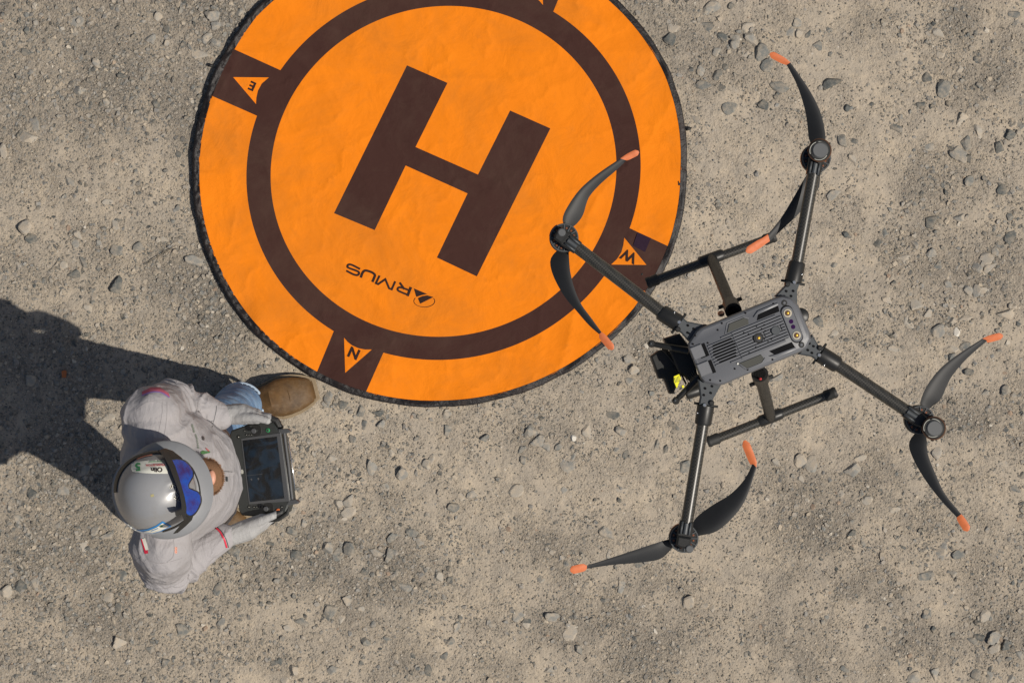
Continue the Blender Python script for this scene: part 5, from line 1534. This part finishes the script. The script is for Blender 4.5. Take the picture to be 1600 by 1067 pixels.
# screen print: two icons and a divider seen in the dark picture
lprism('screen_icon', [(-.040, .024), (-.037, .022), (-.034, .025), (-.037, .029)], .0110, .01145, M['rc2'], rc, .0001)
lprism('screen_icon', [(-.018, .024), (-.014, .022), (-.011, .026), (-.015, .030)], .0110, .01145, M['rc2'], rc, .0001)
lprism('screen_divider', [(-.050, .0125), (.000, .0125), (.000, .0135), (-.050, .0135)], .0110, .01142, M['rc2'], rc, .0001)
# folded antenna rail and lugs on the far side
for l in (-.104, .104):
    lprism('antenna_lug', [(.066, l - .008), (.096, l - .006), (.104, l + .002), (.096, l + .007), (.066, l + .008)], -.006, .008, M['rc2'], rc, .002)
v, f = tube([lc(.083, -.098, .004), lc(.084, 0, .004), lc(.083, .096, .004)], [.0042, .0045, .0042], 12); mk('antenna_bar', v, f, M['rc2'], rc, True, 40)
v, f = tube([lc(.094, -.078, .004), lc(.096, .0, .004), lc(.096, .072, .004)], [.0016, .0016, .0016], 8); mk('metal_hook_bar', v, f, M['silver'], rc, True)
for sg in (-1, 1):     # hand grips below the ends
    v, f = tube([lc(-.05, sg * .120, -.022), lc(.0, sg * .130, -.034), lc(.045, sg * .124, -.026)], [.014, .018, .014], 14); mk('grip', v, f, M['rubber'], rc, True, 40)
    pts_ = [lc(-.045, sg * .137, .004), lc(-.01, sg * .150, .012), (lc(.035, sg * .150, .012)), lc(.062, sg * .136, .006), lc(.066, sg * .118, .0)]
    v, f = tube([Vector(p) for p in pts_], [.0035, .0055, .0062, .0062, .004], 10, True, 0.7); mk('wrist_guard', v, f, M['rubber'], rc, True, 40)

# hard hat
HT = R(9)
HC = P(243.5, 767.5, 1.660)
HF = Vector((0.958 * math.cos(HT), 0.287 * math.cos(HT), -math.sin(HT))); HS = Vector((-0.287, 0.958, 0)); HU = HF.cross(HS).normalized()
def hp(f_, s_, u_): return HC + HF * f_ + HS * s_ + HU * u_
HA, HB, HH = .114, .113, .125
def hat_r(fx, sx): return ((abs(fx) / HA) ** 2.15 + (abs(sx) / HB) ** 2.15) ** (1 / 2.15)
def hat_z(fx, sx):
    r_ = min(1.0, hat_r(fx, sx))
    z_ = HH * (1 - r_ ** 2.5) ** 0.52
    # raised centre panel with soft shoulders
    p = ((abs(fx + .006) / .090) ** 4 + (abs(sx) / .070) ** 4) ** 0.25
    z_ += 0.0065 / (1 + math.exp((p - 1) * 26))
    # two front ribs
    if fx > 0.02:
        for s0 in (-.020, .020): z_ += 0.003 * math.exp(-((sx - s0 * 0.7) / .007) ** 2) * min(1, (fx - .02) / .03)
    return z_
v = []; f = []
NR, NTH = 34, 72
for i in range(NR + 1):
    rr_ = math.sin(math.pi / 2 * i / NR) if i < NR else 1.0
    for k in range(NTH):
        a = 2 * math.pi * k / NTH
        c, s = math.cos(a), math.sin(a); q_ = ((abs(c)) ** 2.15 + (abs(s)) ** 2.15) ** (-1 / 2.15)
        fx, sx = HA * c * q_ * rr_, HB * s * q_ * rr_
        v.append(hp(fx, sx, hat_z(fx, sx)))
for (grow, dz) in ((1.0, -.022), (1.02, -.026), (1.05, -.028), (1.05, -.032), (1.0, -.033), (.96, -.02)):
    for k in range(NTH):
        a = 2 * math.pi * k / NTH
        c, s = math.cos(a), math.sin(a); q_ = ((abs(c)) ** 2.15 + (abs(s)) ** 2.15) ** (-1 / 2.15)
        v.append(hp(HA * c * q_ * grow, HB * s * q_ * grow, dz))
rows_ = len(v) // NTH
for i in range(rows_ - 1):
    for k in range(NTH): f.append((i * NTH + k, (i + 1) * NTH + k, (i + 1) * NTH + (k + 1) % NTH, i * NTH + (k + 1) % NTH))
hat = mk('hard_hat', v, f, M['hat'], man, True, 60)
hat['label'] = 'grey hard hat with stickers'
hatbvh = BVHTree.FromPolygons([tuple(p) for p in v], f)
# brim
v = []; f = []
NBk = 60; cols = 8
for i in range(NBk + 1):
    a = R(-112) + R(224) * i / NBk
    c, s = math.cos(a), math.sin(a); q_ = ((abs(c)) ** 2.15 + (abs(s)) ** 2.15) ** (-1 / 2.15)
    extn = .050 * max(0.0, math.cos(min(R(112), a + R(10)) * 90 / 112)) ** 0.75
    for j in range(cols):
        t = j / (cols - 1)
        base = Vector((HA * c * q_, HB * s * q_)); d = Vector((c, s))
        p = base * 0.99 + d * (extn * t)
        z_ = -.022 - .016 * t ** 1.5 - 0.004 * t
        rib = 0.0010 * math.sin(a * 150) if (abs(a) > R(45) and 0.15 < t < 0.95) else 0
        v.append(hp(p.x, p.y, z_ + rib))
nT = len(v)
v += [p - HU * .003 for p in v]
for i in range(NBk):
    for j in range(cols - 1):
        q_ = (i * cols + j, i * cols + j + 1, (i + 1) * cols + j + 1, (i + 1) * cols + j)
        f.append(q_); f.append(tuple(nT + x_ for x_ in reversed(q_)))
    f.append((i * cols + cols - 1, nT + i * cols + cols - 1, nT + (i + 1) * cols + cols - 1, (i + 1) * cols + cols - 1))
mk('brim', v, f, M['brim'], hat, True, 60)
# goggles on the hat
gog = empty('goggles', P(285, 765, 1.68)); gog.parent = man; gog.location = P(285, 765, 1.68) - WL[man.name]
def gz(px, py):
    """height of the goggle face: leans from the shell down over the brim"""
    u = ((px - 284) * 0.958 - (py - 765) * 0.287) / 567.0
    w = ((px - 284) * 0.287 + (py - 765) * 0.958) / 567.0
    return 1.778 - u * 1.35 - w * w * 4.5
def gog_solid(name, poly, lift, depth, mat, parent, smooth=True, crown=0.0):
    v2, f2 = fill(poly, 2.5)
    cxx = sum(p[0] for p in poly) / len(poly); cyy = sum(p[1] for p in poly) / len(poly)
    rm = max(math.hypot(p[0] - cxx, p[1] - cyy) for p in poly)
    top = [P(a, b, gz(a, b) + lift + crown * (1 - min(1, math.hypot(a - cxx, b - cyy) / rm) ** 2)) for a, b in v2]
    n0 = len(top); vs = top + [P(a, b, gz(a, b) + lift - depth) for a, b in v2]
    fs = []
    for q_ in f2:
        nn = (top[q_[1]] - top[q_[0]]).cross(top[q_[2]] - top[q_[0]])
        q_ = q_ if nn.z > 0 else q_[::-1]
        fs.append(q_); fs.append(tuple(n0 + i for i in reversed(q_)))
    cnt = {}
    for q_ in f2:
        for i in range(3):
            e = tuple(sorted((q_[i], q_[(i + 1) % 3]))); cnt[e] = cnt.get(e, 0) + 1
    for (a, b), c_ in cnt.items():
        if c_ == 1: fs.append((a, b, n0 + b, n0 + a))
    o = mk(name, vs, fs, mat, parent, smooth, 40)
    bmx = bmesh.new(); bmx.from_mesh(o.data); bmesh.ops.recalc_face_normals(bmx, faces=bmx.faces); bmx.to_mesh(o.data); bmx.free()
    return o
LENS = [(265, 718), (276, 717), (288, 720), (296, 727), (301, 736), (301, 744), (297, 751), (294, 757), (295, 763), (302, 766), (309, 769), (313, 775), (313.5, 784), (309, 795), (302, 804), (295, 806), (289, 800), (285, 780), (279, 757), (271, 735)]
gog_solid('lens', LENS, 0.004, 0.012, M['mirror'], gog, True, 0.006)
def gog_tube(name, path, rad, mat, lift=0.004, closed=False, n_=8):
    ps = smooth_path(path + ([path[0]] if closed else []), 4)
    v_, f_ = tube([P(a, b, gz(a, b) + lift) for a, b in ps], rad, n_, not closed)
    return mk(name, v_, f_, mat, gog, True, 60)
gog_tube('frame', LENS, .0032, M['strap'], 0.003, True)
gog_solid('frame_bar', [(247, 703), (254, 702), (266, 712), (274, 728), (279.5, 745), (284, 760), (288.5, 775), (291.5, 792), (291, 808), (287, 812), (284, 804), (283.5, 788), (280.5, 771), (275.5, 757), (270.5, 744), (264, 728), (256, 713)], 0.010, 0.012, M['strap'], gog)
gog_tube('frame_outer', [(290, 722), (300, 731), (307, 745), (311, 758), (313, 772)], .0022, M['strap'], 0.0)
gog_solid('vent_block', [(246, 704), (258, 700), (270, 704), (283, 714), (290, 722), (280, 720), (268, 718), (258, 714)], 0.005, 0.02, M['black'], gog)
gog_solid('vent_block', [(292, 806), (302, 806), (300, 812), (290, 822), (278, 832), (270, 834), (280, 822), (286, 813)], 0.003, 0.02, M['black'], gog)
gog_solid('strap_clip', [(275, 800), (283, 796), (286, 802), (278, 806)], 0.014, 0.02, M['rubber'], gog)
# strap round the shell sides: follows the dome
def strap_side(sgn, a0, a1, r0, r1, parent):
    v_ = []; f_ = []
    N_ = 30
    for i in range(N_ + 1):
        t = i / N_; a = a0 + (a1 - a0) * t; rr_ = r0 + (r1 - r0) * t
        for j, (dr, up) in enumerate(((0.05, .0035), (0.02, .0045), (-.03, .0045), (-.06, .0035))):
            c, s = math.cos(a), math.sin(a) * sgn; q_ = ((abs(c)) ** 2.15 + (abs(s)) ** 2.15) ** (-1 / 2.15)
            k = min(1.0, rr_ + dr * 0.55)
            fx, sx = HA * c * q_ * k, HB * s * q_ * k
            z_ = hat_z(fx, sx)
            if k >= 0.999: z_ = min(z_, 0.0)
            v_.append(hp(fx * 1.02, sx * 1.02, z_ + up))
    for i in range(N_):
        for j in range(3): f_.append((i * 4 + j, i * 4 + j + 1, (i + 1) * 4 + j + 1, (i + 1) * 4 + j))
    mk('strap', v_, f_, M['strap'], gog, True)
strap_side(1, R(50), R(165), .93, .99, gog); strap_side(-1, R(48), R(98), .97, 1.0, gog)
# hat stickers
def hdec(name, poly, mat, lift=.0012, st_=2.0):
    v_, f_ = fill(poly, st_); return decal(name, v_, f_, hatbvh, mat, hat, lift, True)
hdec('name_sticker', [(206, 725), (213, 721.5), (228, 720), (256, 719), (261, 729), (262, 740), (240, 740), (222, 739), (208, 737.5), (205, 732)], M['white'])
v, f = text_px('5', 216, 730, 12.5, Vector((-0.995, 0.09)), Vector((0.09, 0.995)), 0.04, 1.1); decal('sticker_number', v, f, hatbvh, M['green'], hat, .0026)
v, f = text_px('Olin', 245, 734.5, 7.4, Vector((-0.998, 0.03)), Vector((0.03, 0.998)), 0.03, 1.05); decal('sticker_name', v, f, hatbvh, M['ink'], hat, .0026)
v, f = text_px('CHARLESTON', 243, 727.2, 3.4, Vector((-0.998, 0.03)), Vector((0.03, 0.998)), 0.02, 1.0); decal('sticker_place', v, f, hatbvh, M['red'], hat, .0026)
hdec('sticker_line', [(232, 722), (255, 721.2), (255, 722), (232, 722.8)], M['green'], .0026)
hdec('id_sticker', [(254, 813.5), (268, 821), (252, 829), (238, 833), (222, 830), (214, 827.5), (230, 826), (243, 821)], M['bluest'])
hdec('id_sticker_field', [(253.5, 816), (264, 821.5), (250, 828), (238, 831.5), (224, 829.5), (233, 827.5), (245, 822.5)], M['white'], .0022)
hdec('id_sticker_mark', [(250, 819), (253, 818.5), (254.5, 821), (251, 822)], M['green'], .003, 1.5)
hdec('id_sticker_line', [(236, 827.6), (247, 823.2), (247.3, 823.9), (236.3, 828.3)], M['bluest'], .003, 1.5)
# climbing mark: white outlined black squiggles near the goggles
def hstroke(name, path, w, mat, lift):
    v_, f_ = stroke(smooth_path(path, 5), w); return decal(name, v_, f_, hatbvh, mat, hat, lift, True)
MK = [[(269, 756), (272, 757.4), (275, 759)], [(268.4, 757.5), (267.4, 760), (266.4, 763)], [(274.8, 761), (275.2, 767), (277.8, 771.6)], [(279.5, 774), (278, 777), (276, 780)], [(272, 776), (275, 778.5)], [(278, 780), (282.5, 782.5)]]
for m_ in MK: hstroke('mark_outline', m_, 3.6, M['white'], .0018)
for m_ in MK: hstroke('mark', m_, 1.5, M['ink'], .0030)
hdec('scuff_mark', [(235, 772.5), (240, 771.5), (241, 775.5), (236, 776.5)], M['scuff'], .0008, 1.5)
for (a, b) in ((201, 819), (205, 824), (211, 829), (213, 831)):
    hdec('label_remnant', [(a - 2, b - 1), (a + 1, b - 2), (a + 2, b + 1), (a - 1, b + 1.5)], M['white'], .0014, 1.2)
hstroke('side_stripe', [(214, 717), (226, 713), (238, 711)], 2.0, M['orangepr'], .0016)

print('objects', len(bpy.data.objects))
